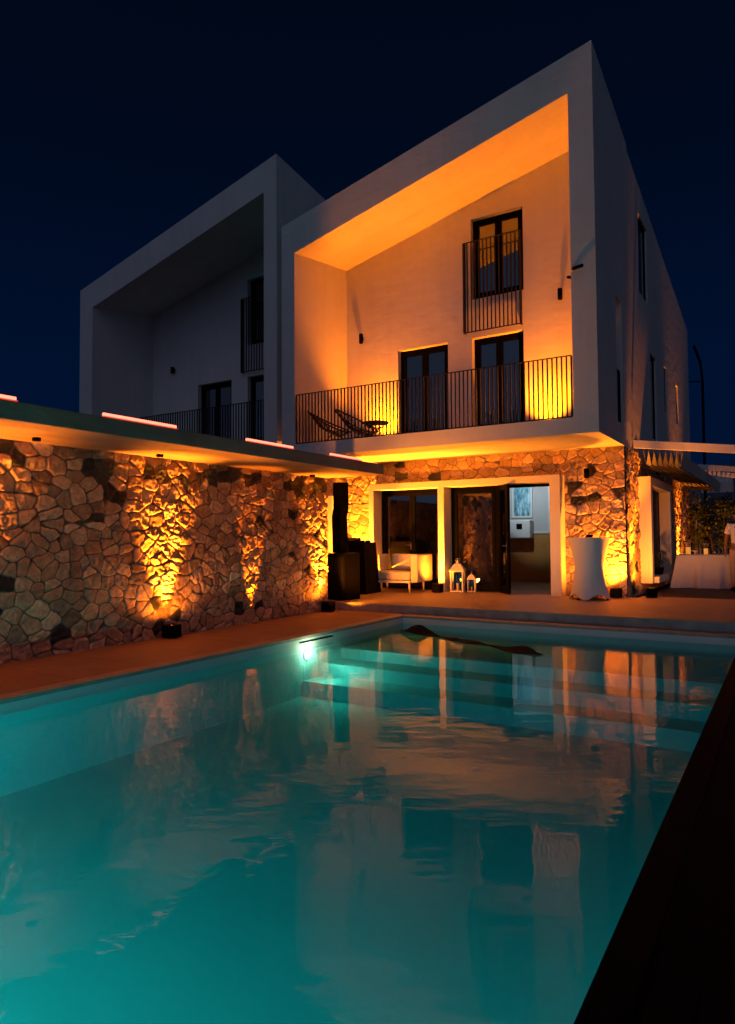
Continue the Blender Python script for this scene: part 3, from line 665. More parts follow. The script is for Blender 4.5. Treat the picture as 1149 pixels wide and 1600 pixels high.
# ------------------------------------------------------------------ wall lamps and cameras
def wall_lamp(loc, label, L_=.24, r=.05):
    t_ = thing('wall_lamp', label, 'wall lamp', loc, 0, 'black cylinder wall lamps')
    bm = B(); lathe(bm, [(r*.85, -L_/2), (r, -L_/2+.006), (r, L_/2-.006), (r*.85, L_/2)], (0, -.085, 0), 20); mk('cylinder', bm, M['black_metal'], t_, True)
    bm = B(); box(bm, -.025, .025, -.06, -.001, -.05, .05); mk('wall_plate', bm, M['black_metal'], t_)
wall_lamp((-9.115, 14.6, 6.50), 'black cylinder lamp on the balcony wall left of the balcony doors')
wall_lamp((-4.05, 14.6, 6.66), 'black cylinder lamp on the balcony wall right of the upper window')
wall_lamp((-9.62, 14.585, 2.78), 'black cylinder lamp on the stone front left of the door surround', .17, .055)
wall_lamp((-3.56, 14.585, 2.76), 'black cylinder lamp on the stone front above the cocktail table', .2, .055)
wall_lamp((-15.95, 14.6, 6.62), 'dark cylinder lamp on the balcony wall of the unlit house', .18, .06)
def sec_cam(loc, label, rz):
    t_ = thing('security_camera', label, 'camera', loc, rz, 'small security cameras')
    bm = B(); tube(bm, [(0, -.03, 0), (.02, -.26, -.03)], .032, 14); mk('barrel', bm, M['black_metal'], t_, True)
    bm = B(); lathe(bm, [(.035, -.03), (.035, .03)], n=14); tube(bm, [(0, 0, 0), (0, -.06, 0)], .012, 8); mk('mount', bm, M['alu'], t_)
sec_cam((-3.22, 12.36, 6.30), 'small security camera on the front of the right white frame column', .9)
sec_cam((-3.70, 14.56, 6.95), 'small dark security camera on the balcony wall by the right column', -.6)
# ------------------------------------------------------------------ sliding awning pergola on the right
t_ = thing('pergola_awning', 'white pergola with folded cream fabric fixed to the side of the lit house', 'awning', (-2.7, 15.4, 3.3))
def beam(name, p, q_, w, h):
    p = Vector(p); q_ = Vector(q_); bm = B(); s = Vector((0, w/2, 0)); hz = Vector((0, 0, h))
    hexa(bm, [p-s, q_-s, q_+s, p+s, p-s+hz, q_-s+hz, q_+s+hz, p+s+hz]); o = mk(name, bm, M['alu'], bevel=.006)
    o.parent = t_; o.matrix_parent_inverse = Matrix.Translation(t_.location).inverted(); return o
beam('rail_beam', (-2.78, 15.4, 3.33), (2.2, 15.4, 2.68), .08, .17)
beam('rail_beam', (-2.78, 20.5, 3.33), (2.2, 20.5, 2.68), .08, .15)
beam('rail_beam', (-2.78, 25.6, 3.60), (2.2, 25.6, 2.60), .08, .16)
for y in (15.4, 20.5, 25.6):
    bm = B(); box(bm, 2.05, 2.17, y-.06, y+.06, .19, 2.69); o = mk('post', bm, M['alu']); o.parent = t_; o.matrix_parent_inverse = Matrix.Translation(t_.location).inverted()
bm = B(); prof = []
for i in range(15):
    x = -2.60+i*.055; prof.append((x, 3.26-.13*(x+2.6) if i % 2 == 0 else 2.96-.13*(x+2.6)-.02*random.random()))
prof = prof
ys = [15.45+i*.5 for i in range(20)]
rows = [[bm.verts.new((x, y, z-.02*math.sin(math.pi*((y-15.45) % 2.5)/2.5))) for x, z in prof] for y in ys]
for A_, B_ in zip(rows, rows[1:]):
    for k in range(len(prof)-1): bm.faces.new((A_[k], A_[k+1], B_[k+1], B_[k]))
o = mk('folded_fabric', bm, M['fabric_awning']); md = o.modifiers.new('s', 'SOLIDIFY'); md.thickness = .006
o.parent = t_; o.matrix_parent_inverse = Matrix.Translation(t_.location).inverted()
bm = B()
for i in range(0, 14, 2):
    bm = B(); tube(bm, [(-2.60+(i+1)*.055, 15.44, 2.955-.13*(i+1)*.055), (-2.60+(i+1)*.055, 24.9, 2.955-.13*(i+1)*.055)], .009, 6)
    o = mk('fabric_batten', bm, M['black_metal']); o.parent = t_; o.matrix_parent_inverse = Matrix.Translation(t_.location).inverted()
# ------------------------------------------------------------------ balcony furniture
def wire_chair(label, loc, rz):
    t_ = thing('wire_lounge_chair', label, 'chair', loc, rz, 'black cord lounge chairs on the balcony')
    rim = []
    for k in range(40):
        a = 2*math.pi*k/40; x = .43*math.cos(a); s_ = math.sin(a)      # s_ = 1 top of back
        y = -.36+ .50*(1+s_); z = .33+.25*(1+s_)*(.55+.45*(1+s_)/2)
        rim.append(Vector((x*(1-.15*(s_ > 0)*s_), y, z)))
    bm = B(); tube(bm, rim, .018, 8, True); mk('rim', bm, M['cord'], t_, True)
    c = Vector((0, -.02, .30)); bm = B()
    for k in range(40):
        p = rim[k]; mid = (p+c)/2; mid += Vector((0, .06, -.10)); tube(bm, [c+(p-c)*.12, mid, p], .008, 5)
    tube(bm, [c+(rim[k]-c)*.12 for k in range(40)], .012, 6, True)
    mk('cord_seat', bm, M['cord'], t_)
    for sx_, sy_ in ((-1, -1), (1, -1), (0, 1)):
        bm = B(); tube(bm, [(sx_*.12, sy_*.05, .30), (sx_*.30, sy_*.32, 0)], .011, 8); mk('leg', bm, M['cord'], t_, True)
wire_chair('black cord lounge chair nearest the left end of the lit balcony', (-9.0, 13.15, 3.6), 2.0)
wire_chair('black cord lounge chair between the other chair and the small round table', (-8.42, 13.45, 3.6), 2.25)
t_ = thing('round_side_table', 'low black cord side table on the balcony in front of the amber glow', 'table', (-7.92, 13.2, 3.6))
bm = B(); tube(bm, [(.3*math.cos(a), .3*math.sin(a), .45) for a in [k*math.pi/16 for k in range(32)]], .011, 8, True); mk('rim', bm, M['cord'], t_, True)
bm = B()
for k in range(28):
    a = 2*math.pi*k/28; tube(bm, [(.29*math.cos(a), .29*math.sin(a), .45), (.17*math.cos(a), .17*math.sin(a), .35), (.05*math.cos(a), .05*math.sin(a), .31)], .0045, 5)
mk('cord_basket', bm, M['cord'], t_)
bm = B(); lathe(bm, [(.285, .444), (.285, .450)], n=28); mk('glass_top', bm, M['thin_glass'], t_)
for k in range(3):
    a = 2*math.pi*k/3+.5; bm = B(); tube(bm, [(.06*math.cos(a), .06*math.sin(a), .32), (.24*math.cos(a), .24*math.sin(a), 0)], .010, 8); mk('leg', bm, M['cord'], t_, True)
# ------------------------------------------------------------------ terrace furniture
_sofa = t_ = thing('lounge_armchair', 'wide cream outdoor armchair in front of the left glass door', 'armchair', (-7.80, 14.05, fz(14.0)), math.radians(3))
def cushion(name, x0, x1, y0, y1, z0, z1, m='sofa', bev=.04):
    bm = B(); box(bm, x0, x1, y0, y1, z0, z1); return mk(name, bm, M[m], t_, True, bevel=bev)
cushion('seat_cushion', -.46, .40, -.36, .28, .26, .44)
cushion('back_cushion', -.30, .28, .25, .41, .45, .80)
cushion('armrest', -.50, -.42, -.02, .40, .445, .80, bev=.025)
cushion('armrest', .42, .58, -.38, .44, .22, .80, bev=.025)
cushion('frame', -.50, .41, -.38, .44, .20, .252, 'alu', .008)
for sx_ in (-.47, .38):
    for sy_ in (-.35, .40):
        bm = B(); tube(bm, [(sx_, sy_, .2), (sx_*1.02, sy_, 0)], .024, 8, r2=.014); mk('leg', bm, M['alu'], t_, True)
_sofa.scale = (1.12, 1.05, 1.08)
def lantern(loc, label, s):
    t_ = thing('lantern', label, 'lantern', loc, .25, 'white wooden lanterns'); w = .155*s; h = .46*s
    bm = B(); box(bm, -w, w, -w, w, 0, .035*s)
    for a in (-1, 1):
        for b_ in (-1, 1): box(bm, a*w*.86-.018*s, a*w*.86+.018*s, b_*w*.86-.018*s, b_*w*.86+.018*s, .035*s, h)
    box(bm, -w*1.05, w*1.05, -w*1.05, w*1.05, h, h+.03*s); mk('frame', bm, M['white_wood'], t_, bevel=.004)
    bm = B(); a = w*1.15; z = h+.031*s
    hexa(bm, [(-a, -a, z), (a, -a, z), (a, a, z), (-a, a, z), (-a*.38, -a*.38, z+.15*s), (a*.38, -a*.38, z+.15*s), (a*.38, a*.38, z+.15*s), (-a*.38, a*.38, z+.15*s)])
    lathe(bm, [(.03*s, z+.15*s), (.03*s, z+.18*s), (.008*s, z+.24*s)], n=10); mk('roof', bm, M['white_wood'], t_)
    bm = B()
    for k in range(4):
        a_ = k*math.pi/2; c, s_ = math.cos(a_), math.sin(a_); d = w*.86
        v = [(-d+.02*s, -d, .04*s), (d-.02*s, -d, .04*s), (d-.02*s, -d, h-.005), (-d+.02*s, -d, h-.005)]
        bm.faces.new([bm.verts.new((x_*c-y_*s_, x_*s_+y_*c, z_)) for x_, y_, z_ in v])
    mk('glass', bm, M['thin_glass'], t_)
    bm = B(); lathe(bm, [(.035*s, .036*s), (.035*s, .2*s)], n=14); mk('candle', bm, M['wax'], t_)
    bm = B(); tube(bm, [(.05*s*math.cos(a_), 0, h+.25*s+.05*s*math.sin(a_)) for a_ in [k*math.pi/8 for k in range(16)]], .005*s, 6, True); mk('ring', bm, M['steel'], t_)
lantern((-6.46, 14.38, .197), 'larger white lantern on the floor by the glass door', 1.0)
lantern((-6.17, 14.50, .199), 'smaller white lantern to the right of the larger one', .60)
t_ = thing('candle_jar', 'clear glass candle jar on the floor beside the left post of the door surround', 'candle holder', (-8.48, 14.15, fz(14.15)))
bm = B(); lathe(bm, [(.04, 0), (.055, .02), (.06, .12), (.045, .2), (.05, .24)], n=16, cap=False); mk('jar', bm, M['thin_glass'], t_, True)
bm = B(); lathe(bm, [(.03, .01), (.03, .1)], n=12); mk('candle', bm, M['wax'], t_)
# DJ corner
t_ = thing('column_speaker', 'tall black column loudspeaker on its bass box at the end of the stone wall', 'loudspeaker', (-8.03, 12.0, fz(12)), math.radians(-12))
bm = B(); box(bm, -.24, .28, -.22, .24, .0, .97); mk('bass_box', bm, M['black_metal'], t_, bevel=.012)
bm = B(); box(bm, -.21, .25, -.232, -.222, .06, .9); mk('grille', bm, M['black_cloth'], t_)
bm = B()
hexa(bm, [(-.20, -.10, .975), (.07, -.10, .975), (.07, .10, .975), (-.20, .10, .975), (-.22, -.10, 1.75), (.04, -.10, 1.75), (.04, .10, 1.75), (-.22, .10, 1.75)])
hexa(bm, [(-.22, -.10, 1.7505), (.04, -.10, 1.7505), (.04, .10, 1.7505), (-.22, .10, 1.7505), (-.16, -.11, 1.95), (.10, -.11, 1.95), (.10, .09, 1.95), (-.16, .09, 1.95)])
hexa(bm, [(-.16, -.11, 1.9505), (.10, -.11, 1.9505), (.10, .09, 1.9505), (-.16, .09, 1.9505), (-.15, -.13, 2.46), (.11, -.13, 2.46), (.11, .07, 2.46), (-.15, .07, 2.46)])
mk('column', bm, M['black_metal'], t_)
t_ = thing('draped_table', 'high table under a floor-length black cloth beside the column loudspeaker', 'table', (-8.55, 13.35, fz(13.3)), math.radians(4))
bm = B(); N = 72; rings = []
for j in range(13):
    f_j = j/12; z = 1.16*(1-f_j); R_ = []
    for k in range(N):
        a = 2*math.pi*k/N; ca, sa = math.cos(a), math.sin(a); mlen = max(abs(ca), abs(sa)); px_, py_ = ca/mlen*.36, sa/mlen*.30
        flare = 1+.28*f_j**1.3+.035*f_j*math.sin(k*1.9)+.03*f_j*math.sin(k*.83+1)
        R_.append(bm.verts.new((px_*flare, py_*flare, max(z, .004))))
    rings.append(R_)
for A_, B_ in zip(rings, rings[1:]):
    for k in range(N): bm.faces.new((A_[k], A_[(k+1) % N], B_[(k+1) % N], B_[k]))
bm.faces.new(rings[0]); mk('cloth', bm, M['black_cloth'], t_)
t_ = thing('mixing_console', 'small black music mixer with tiny lights on the draped table', 'mixer', (-8.62, 13.33, fz(13.3)+1.162), .1)
bm = B(); hexa(bm, [(-.22, -.18, 0), (.12, -.18, 0), (.12, .15, 0), (-.22, .15, 0), (-.22, -.18, .04), (.12, -.18, .04), (.12, .15, .11), (-.22, .15, .11)]); mk('body', bm, M['black_metal'], t_, bevel=.005)
bm = B()
for i in range(6):
    bm = B(); lathe(bm, [(.014, 0), (.011, .02)], (-.18+i*.05, -.02, .072), 8); mk('knob', bm, M['black_metal'], t_)
bm = B(); box(bm, -.185, -.165, -.183, -.1805, .012, .03); mk('indicator', bm, M['led'], t_)
t_ = thing('microphone_receiver', 'small black receiver box with two thin aerials on the draped table', 'receiver', (-8.27, 13.32, fz(13.3)+1.162), -.1)
bm = B(); box(bm, -.12, .08, -.1, .08, 0, .045); mk('body', bm, M['black_metal'], t_, bevel=.004)
for a, b_ in ((-.09, -.15), (.03, .08)):
    bm = B(); tube(bm, [(a, .05, .04), (b_, .05, .27)], .005, 6); mk('aerial', bm, M['black_metal'], t_)
bm = B(); box(bm, .045, .065, -.103, -.1005, .015, .03); mk('indicator', bm, M['led'], t_)
# cocktail table with stretch cover
t_ = thing('cocktail_table', 'standing cocktail table in a white stretch cover beside the stone house corner', 'table', (-3.42, 14.0, fz(14)))
bm = B(); N = 64; rings = []
for j in range(25):
    f_j = j/24; z = 1.22*f_j; R_ = []
    for k in range(N):
        a = 2*math.pi*k/N+.35
        foot = abs(math.cos(2*a)) ** 3           # four pulled-out foot pockets
        top_r = .42; waist = .285
        r_b = .33+.075*foot
        if f_j < .5: rr = waist+(r_b-waist)*((.5-f_j)/.5)**1.7
        else: rr = waist+(top_r-waist)*((f_j-.5)/.5)**1.6
        zz = z+(.10*(1-foot) if j == 0 else .10*(1-foot)*(1-f_j)**6)
        R_.append(bm.verts.new((rr*math.cos(a), rr*math.sin(a), max(zz, .003))))
    rings.append(R_)
for A_, B_ in zip(rings, rings[1:]):
    for k in range(N): bm.faces.new((A_[k], A_[(k+1) % N], B_[(k+1) % N], B_[k]))
mk('stretch_cover', bm, M['white_cloth'], t_, True)
bm = B(); lathe(bm, [(.40, 1.205), (.425, 1.215), (.425, 1.228), (.40, 1.232)], n=48); mk('tabletop', bm, M['white_cloth'], t_)
bm = B()
for k in range(4):
    bm = B(); a = math.pi/2*k-.35; lathe(bm, [(.02, 0), (.02, .03)], (.40*math.cos(a), .40*math.sin(a), 0), 10); mk('foot_cap', bm, M['black_metal'], t_)
t_ = thing('ashtray', 'small dark glass ashtray on the cocktail table', 'ashtray', (-3.40, 14.02, fz(14)+1.233))
bm = B(); lathe(bm, [(.04, 0), (.06, .012), (.065, .055), (.055, .055), (.045, .018)], n=18); mk('bowl', bm, M['black_metal'], t_, True)
# potted plant on the bay ledge
def plant(label, loc, n_l, rad, h):
    t_ = thing('potted_plant', label, 'plant', loc); bm = B(); lathe(bm, [(.09, 0), (.12, .16), (.11, .16), (.10, .13)], n=16); mk('pot', bm, M['black_metal'], t_)
    bm = B()
    for i in range(n_l):
        a = random.uniform(0, 6.28); r_i = rad*random.random()**.6; z = .15+h*random.random(); c = Vector((r_i*math.cos(a), r_i*math.sin(a), z)); L_ = .07
        d = Vector((math.cos(a), math.sin(a), random.uniform(-.3, .9))).normalized(); s_ = d.cross(Vector((0, 0, 1))).normalized()*.02
        bm.faces.new([bm.verts.new(p) for p in (c, c+d*L_*.5+s_, c+d*L_, c+d*L_*.5-s_)])
    mk('foliage', bm, M['leaf'], t_)
plant('small leafy plant in a dark pot on the ledge of the side window surround', (-2.62, 17.3, .541), 260, .17, .38)
# ------------------------------------------------------------------ buffet
t_ = thing('buffet_table', 'long buffet table under a floor-length white cloth at the right edge', 'table', (-.75, 18.3, .197))
bm = B(); Lx, Ly = 1.55, .45; per = []
def rectpt(s_):
    s_ = s_ % 1; P_ = 2*(2*Lx+2*Ly); d = s_*P_
    if d < 2*Lx: return (-Lx+d, -Ly, 0, -1)
    d -= 2*Lx
    if d < 2*Ly: return (Lx, -Ly+d, 1, 0)
    d -= 2*Ly
    if d < 2*Lx: return (Lx-d, Ly, 0, 1)
    d -= 2*Lx; return (-Lx, Ly-d, -1, 0)
N = 420; rings = []
for j in range(16):
    f_j = j/15; R_ = []
    for k in range(N):
        x_, y_, nx, ny = rectpt(k/N)
        fold = (math.sin(k*.31)+.6*math.sin(k*.173+2)+.4*math.sin(k*.52+f_j*2))*.055*f_j
        corner = max(0, 1-min(abs(abs(x_)-Lx)+abs(abs(y_)-Ly), .35)/.35)
        outw = .03*f_j+fold+corner*.16*f_j
        dx_, dy_ = nx*outw, ny*outw
        if corner > 0: dx_ = math.copysign(abs(corner*.14*f_j), x_)+nx*fold+nx*.03*f_j; dy_ = math.copysign(abs(corner*.12*f_j), y_)+ny*fold+ny*.03*f_j
        R_.append(bm.verts.new((x_+dx_, y_+dy_, .78*(1-f_j)+.006)))
    rings.append(R_)
for A_, B_ in zip(rings, rings[1:]):
    for k in range(N): bm.faces.new((A_[k], A_[(k+1) % N], B_[(k+1) % N], B_[k]))
bm.faces.new(rings[0]); mk('tablecloth', bm, M['white_cloth'], t_, True)
tz = .197+.79
def glass(x, y, i):
    t_ = tag(bpy.data.objects.new('drinking_glass', None), 'clear drinking glass standing in the rows on the buffet table', 'glass', 'glasses on the buffet table'); COL.objects.link(t_); t_.location = (x, y, tz)
    return t_
bm = B(); lathe(bm, [(.028, 0), (.034, .13), (.032, .13), (.026, .006)], n=14); gm = None
g0 = mk('drinking_glass', bm, glassm('glass_tumbler', (.55, .55, .57), .3, .15), None, True)
k = 0
for i in range(16):
    for j in range(2):
        x = -1.50+i*.085+.02*random.random(); y = 18.08+j*.12+.02*random.random()
        o = g0 if k == 0 else g0.copy()
        if k: COL.objects.link(o)
        o.location = (x, y, tz); k += 1
        tag(o, 'clear straight drinking glass standing in the rows on the buffet table', 'glass', 'glasses on the buffet table')
for x, y, s, lab in ((-2.10, 18.35, 1.15, 'tall amber candle jar at the left end of the buffet'), (-1.70, 18.25, .95, 'shorter amber candle jar on the buffet right of the tall one')):
    t_ = thing('candle_lantern', lab, 'candle', (x, y, tz))
    bm = B(); lathe(bm, [(.06*s, 0), (.075*s, .03*s), (.075*s, .2*s), (.06*s, .24*s)], n=20, cap=False); mk('glass', bm, M['thin_glass'], t_, True)
    bm = B(); lathe(bm, [(.05*s, .005), (.05*s, .15*s)], n=16); mk('candle', bm, M['candle'], t_)
    bm = B(); lathe(bm, [(.02*s, .25*s), (.09*s, .26*s), (.1*s, .28*s), (.02*s, .3*s)], n=16); mk('lid', bm, M['steel'], t_)
t_ = thing('serving_bowl', 'small white bowl on a foot between the buffet candles', 'bowl', (-1.92, 18.05, tz))
bm = B(); lathe(bm, [(.04, 0), (.015, .02), (.015, .05), (.08, .09), (.085, .10), (.02, .06)], n=18); mk('bowl', bm, M['alu'], t_, True)
for x, z in ((-1.98, .11), (-1.88, .14), (-1.93, .09)): pass
# ------------------------------------------------------------------ waiter at the right edge
def skinned(name, verts, edges, radii, m, parent, sub=2):
    me = bpy.data.meshes.new(name); me.from_pydata([Vector(v) for v in verts], edges, []); o = link(name, me, m, parent)
    md = o.modifiers.new('skin', 'SKIN'); md.use_smooth_shade = True
    lay = me.skin_vertices[0].data if me.skin_vertices else None
    if lay is None: return o
    for i, r in enumerate(radii): lay[i].radius = (r, r) if not isinstance(r, tuple) else r
    lay[0].use_root = True
    s_ = o.modifiers.new('sub', 'SUBSURF'); s_.levels = sub; s_.render_levels = sub
    return o
def ensure_skin(me):
    pass
def person(loc, rz):
    t_ = thing('person', 'person in a white T-shirt and khaki trousers at the buffet, right edge', 'person', loc, rz)
    # joints: 0 pelvis 1 waist 2 chest 3 neck base 4 neck 5 head c 6 head top ; arms ; legs
    V = [(0, 0, .95), (0, -.005, 1.12), (0, .0, 1.36), (0, .01, 1.50), (0, .0, 1.56), (0, -.02, 1.66), (0, -.015, 1.76),
         (-.19, .01, 1.46), (-.25, .0, 1.18), (-.26, -.06, .94), (-.262, -.075, .87),
         (.19, .01, 1.46), (.25, .0, 1.18), (.26, -.06, .94), (.262, -.075, .87),
         (-.10, 0, .90), (-.11, -.01, .50), (-.115, .02, .10), (-.115, -.11, .035),
         (.10, 0, .90), (.11, -.01, .50), (.115, .02, .10), (.115, -.11, .035)]
    E_ = [(0, 1), (1, 2), (2, 3), (3, 4), (4, 5), (5, 6), (2, 7), (7, 8), (8, 9), (9, 10), (2, 11), (11, 12), (12, 13), (13, 14), (0, 15), (15, 16), (16, 17), (17, 18), (0, 19), (19, 20), (20, 21), (21, 22)]
    Rr = [(.15, .11), (.135, .10), (.165, .11), .07, .055, (.078, .095), (.06, .07), .062, .045, .032, (.035, .018), .062, .045, .032, (.035, .018), .095, .062, .042, .036, .095, .062, .042, .036]
    for s_ in (-1, 1):          # fingers: unequal, slightly curled, and a thumb from the palm side
        base = 10 if s_ < 0 else 14; bx_ = V[base]
        for j, (dy, L_) in enumerate(((-.030, .070), (-.010, .080), (.010, .074), (.028, .058))):
            i0 = len(V); V += [(bx_[0]+s_*.004, bx_[1]+dy, bx_[2]-.035), (bx_[0]+s_*.0, bx_[1]+dy, bx_[2]-.035-L_*.5), (bx_[0]-s_*.014, bx_[1]+dy, bx_[2]-.035-L_)]
            E_ += [(base, i0), (i0, i0+1), (i0+1, i0+2)]; Rr += [.0095, .0085, .007]
        i0 = len(V); V += [(bx_[0]-s_*.01, bx_[1]-.045, bx_[2]+.0), (bx_[0]-s_*.02, bx_[1]-.065, bx_[2]-.045)]
        E_ += [(base, i0), (i0, i0+1)]; Rr += [.012, .009]
    # nose bump
    i0 = len(V); V.append((0, -.115, 1.655)); E_.append((5, i0)); Rr.append(.014)
    i0 = len(V); V += [(-.08, -.01, 1.66), (.08, -.01, 1.66)]; E_ += [(5, i0), (5, i0+1)]; Rr += [.014, .014]
    skinned('body', V, E_, Rr, M['skin'], t_)
    TV = [(0, 0, .98), (0, -.005, 1.12), (0, 0, 1.34), (0, .008, 1.475), (-.19, .01, 1.47), (-.235, .003, 1.25), (.19, .01, 1.47), (.235, .003, 1.25)]
    skinned('tee_shirt', TV, [(0, 1), (1, 2), (2, 3), (2, 4), (4, 5), (2, 6), (6, 7)], [(.17, .13), (.155, .12), (.18, .125), (.09, .08), .078, .072, .078, .072], M['tee'], t_)
    KV = [(0, 0, 1.0), (-.10, 0, .88), (-.112, -.01, .5), (-.116, .015, .09), (.10, 0, .88), (.112, -.01, .5), (.116, .015, .09)]
    skinned('trousers', KV, [(0, 1), (1, 2), (2, 3), (0, 4), (4, 5), (5, 6)], [(.165, .12), .112, .082, .068, .112, .082, .068], M['khaki'], t_)
    skinned('hair', [(0, .01, 1.735), (0, .035, 1.68)], [(0, 1)], [(.085, .09), (.08, .07)], M['hair'], t_)
    bm = B()
    for s_ in (-1, 1):
        bm = B(); lathe(bm, [(.001, -.008), (.008, 0), (.001, .008)], (s_*.03, -.108, 1.675), 8); mk('eye', bm, M['black_metal'], t_)
    for s_ in (-1, 1):
        bm = B(); box(bm, s_*.115-.045, s_*.115+.045, -.19, .07, 0, .07); mk('shoe', bm, M['black_metal'], t_, True, bevel=.025)
person((-.95, 17.35, .197), math.radians(195))
# ------------------------------------------------------------------ garden beyond
def shrub(label, loc, rx, ry, h, n_l, seed, grp=None):
    rnd = random.Random(seed)
    t_ = thing('shrub', label, 'shrub', loc, 0, grp)
    bm = B()
    for k in range(6):
        a = k*1.05; tube(bm, [(0.05*math.cos(a), .05*math.sin(a), 0), (rx*.3*math.cos(a), ry*.3*math.sin(a), h*.45), (rx*.6*math.cos(a), ry*.6*math.sin(a), h*.85)], .03, 6, r2=.008)
    mk('branches', bm, M['bark'], t_)
    bm = B(); cl = [(rnd.uniform(-1, 1), rnd.uniform(-1, 1), rnd.uniform(.12, 1)) for _ in range(60)]
    cl = [c for c in cl if c[0]**2+c[1]**2+((c[2]-.5)*1.6)**2 < 1.15]
    for i in range(n_l):
        c0 = rnd.choice(cl); c = Vector((c0[0]*rx+rnd.gauss(0, .11), c0[1]*ry+rnd.gauss(0, .11), max(.05, c0[2]*h+rnd.gauss(0, .12))))
        d = Vector((rnd.gauss(0, 1), rnd.gauss(0, 1), rnd.gauss(.2, .7))).normalized(); s_ = d.cross(Vector((rnd.random(), rnd.random(), 1))).normalized()*.025; L_ = rnd.uniform(.07, .12)
        bm.faces.new([bm.verts.new(p) for p in (c, c+d*L_*.5+s_, c+d*L_, c+d*L_*.5-s_)])
    mk('foliage', bm, M['leaf'], t_)
shrub('leafy shrub catching amber light behind the buffet table', (-2.0, 25.0, 0), .9, .8, 2.6, 5200, 3)
shrub('dark shrub further right behind the person', (-.2, 25.6, 0), 1.2, .9, 2.9, 5200, 4)
shrub('tall dark shrub in the garden beyond the pergola', (-2.9, 31.5, 0), 1.2, 1.2, 3.4, 4200, 5)
bm = B()
t_ = thing('garden_house', 'distant dark house with one pale window at the right edge', 'house', (-1, 44, 0))
bm = B(); panel(bm, [-7, 9], [0, 5.3], lambda u, v: (u, 0, v), (0, .3, 0), holes=[(-3.3, -1.6, 3.9, 4.95)]); box(bm, -7, -6.7, .3, 6, 0, 5.3); box(bm, 8.7, 9, .3, 6, 0, 5.3); mk('wall', bm, M['dark_wall'], t_)
bm = B(); box(bm, -7.2, 9.2, -.3, 6.3, 5.3, 5.5); mk('roof', bm, M['dark_wall'], t_)
bm = B(); box(bm, -3.3, -1.6, .08, .12, 3.9, 4.95); f = mk('window', bm, M['white_cloth'], t_)
bm = B()
for i in range(18): box(bm, -3.27+i*.093, -3.23+i*.093, .02, .07, 3.92, 4.5)
mk('balusters', bm, M['alu'], f)
t_ = thing('lamp_post', 'thin dark pole with a bent top behind the far end of the lit house', 'pole', (-2.45, 26.6, 0))
bm = B(); tube(bm, [(0, 0, 0), (0, 0, 6.9), (-.06, 0, 7.6), (-.25, 0, 8.2)], .045, 10); mk('pole', bm, M['black_metal'], t_, True)
bm = B(); tube(bm, [(0, 0, 6.9), (-.5, 0, 6.93)], .02, 8); mk('cross_arm', bm, M['black_metal'], t_)
# ------------------------------------------------------------------ pool lamps and floating mat
def pool_lamp(loc, label, side, power, grp='round underwater pool lamps'):
    t_ = thing('pool_lamp', label, 'pool light', loc, 0 if side > 0 else math.pi, grp)
    bm = B(); N = 24
    for (r, x0_, x1_, nm, mt) in ((.095, .002, .010, 'rim', 'pool'), (.085, .0105, .018, 'lens', 'pool_lens')):
        bm = B(); R0 = [bm.verts.new((x0_, r*math.cos(2*math.pi*k/N), r*math.sin(2*math.pi*k/N))) for k in range(N)]; R1 = [bm.verts.new((x1_, r*.94*math.cos(2*math.pi*k/N), r*.94*math.sin(2*math.pi*k/N))) for k in range(N)]
        for k in range(N): bm.faces.new((R0[k], R0[(k+1) % N], R1[(k+1) % N], R1[k]))
        bm.faces.new(R0[::-1]); bm.faces.new(R1); mk(nm, bm, M[mt], t_)
    if side < 0:
        bm = B(); box(bm, .002, .34, -.16, .16, .02, .035); mk('light_blocker', bm, M['alu'], t_)  # added visor, blocks the lamp's upward light
    o = lamp_spot('glow', None, (loc[0]+side*.08, loc[1], loc[2]), (loc[0]+side*3, loc[1]+.3, loc[2]+.02), power, 150, 1.0, .07, (1.0, .62, .42))
    o.parent = t_; o.matrix_parent_inverse = (Matrix.Translation(t_.location) @ t_.rotation_euler.to_matrix().to_4x4()).inverted()
    if side > 0: lamp_point('halo', (loc[0]+.10, loc[1], loc[2]+.03), 16, .05, (1.0, .66, .40))
pool_lamp((PX0, 8.15, -.27), 'glowing round pool lamp under water on the left pool wall at the steps', 1, 95)
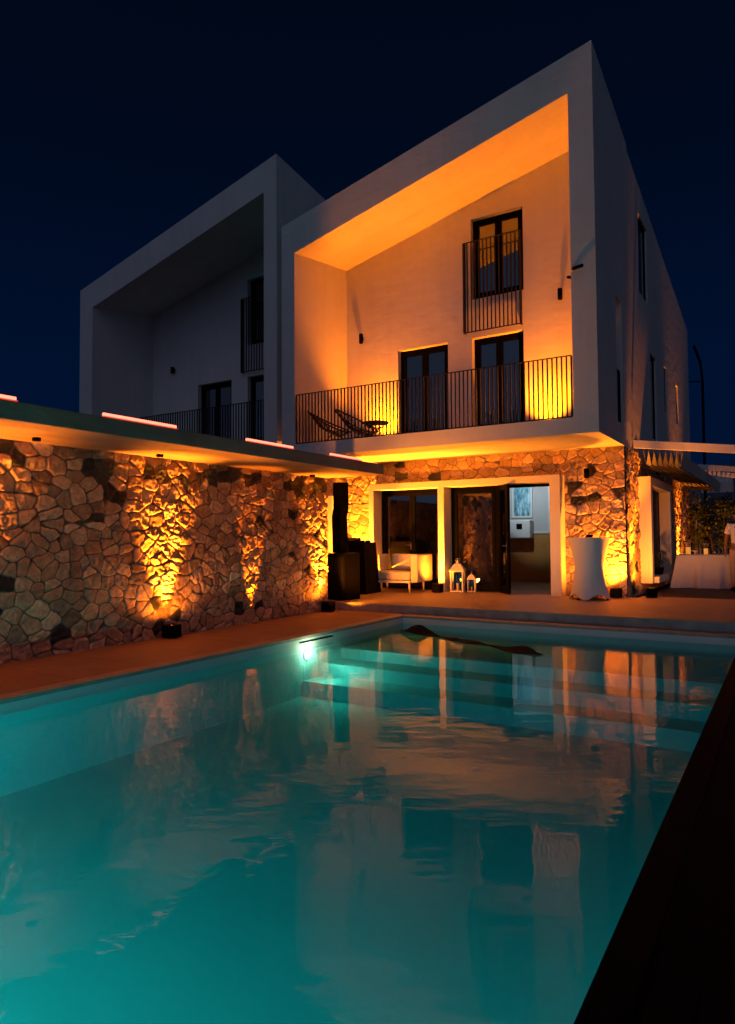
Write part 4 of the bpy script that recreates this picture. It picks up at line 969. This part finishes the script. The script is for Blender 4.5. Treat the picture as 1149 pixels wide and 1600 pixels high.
def added_end_lamp(x, lab):
    t_ = thing('pool_lamp', lab, 'pool light', (x, PY0, -.42), math.pi/2, 'round underwater pool lamps'); N = 24  # out-of-view lamp added to brighten the pool water
    for (r, x0_, x1_, nm, mt) in ((.095, .002, .010, 'rim', 'pool'), (.085, .0105, .018, 'lens', 'pool_lens')):
        bm = B(); R0 = [bm.verts.new((x0_, r*math.cos(2*math.pi*k/N), r*math.sin(2*math.pi*k/N))) for k in range(N)]; R1 = [bm.verts.new((x1_, r*.94*math.cos(2*math.pi*k/N), r*.94*math.sin(2*math.pi*k/N))) for k in range(N)]
        for k in range(N): bm.faces.new((R0[k], R0[(k+1) % N], R1[(k+1) % N], R1[k]))
        bm.faces.new(R0[::-1]); bm.faces.new(R1); mk(nm, bm, M[mt], t_)
    bm = B(); box(bm, .002, .34, -.16, .16, .02, .035); mk('light_blocker', bm, M['alu'], t_)  # added visor that stops light rising onto walls and house
    o = lamp_spot('glow', None, (x, PY0+.08, -.42), (x-.4, PY0+3, -.40), 3000, 130, 1.0, .03, (1.0, .95, .8))
    o.parent = t_; o.matrix_parent_inverse = (Matrix.Translation(t_.location) @ t_.rotation_euler.to_matrix().to_4x4()).inverted()
added_end_lamp(-4.7, 'unseen added pool lamp on the near end wall, left one'); added_end_lamp(-2.2, 'unseen added pool lamp on the near end wall, right one')
t_ = thing('skimmer_slot', 'dark slot of the pool skimmer in the left pool rim', 'skimmer', (PX0, 8.4, -.06))
bm = B(); box(bm, .0015, .006, -.42, .42, -.03, -.01); mk('slot', bm, M['black_metal'], t_)
tag(t_, None, None)
bm = B(); Nx, Ny = 40, 14; rows = []
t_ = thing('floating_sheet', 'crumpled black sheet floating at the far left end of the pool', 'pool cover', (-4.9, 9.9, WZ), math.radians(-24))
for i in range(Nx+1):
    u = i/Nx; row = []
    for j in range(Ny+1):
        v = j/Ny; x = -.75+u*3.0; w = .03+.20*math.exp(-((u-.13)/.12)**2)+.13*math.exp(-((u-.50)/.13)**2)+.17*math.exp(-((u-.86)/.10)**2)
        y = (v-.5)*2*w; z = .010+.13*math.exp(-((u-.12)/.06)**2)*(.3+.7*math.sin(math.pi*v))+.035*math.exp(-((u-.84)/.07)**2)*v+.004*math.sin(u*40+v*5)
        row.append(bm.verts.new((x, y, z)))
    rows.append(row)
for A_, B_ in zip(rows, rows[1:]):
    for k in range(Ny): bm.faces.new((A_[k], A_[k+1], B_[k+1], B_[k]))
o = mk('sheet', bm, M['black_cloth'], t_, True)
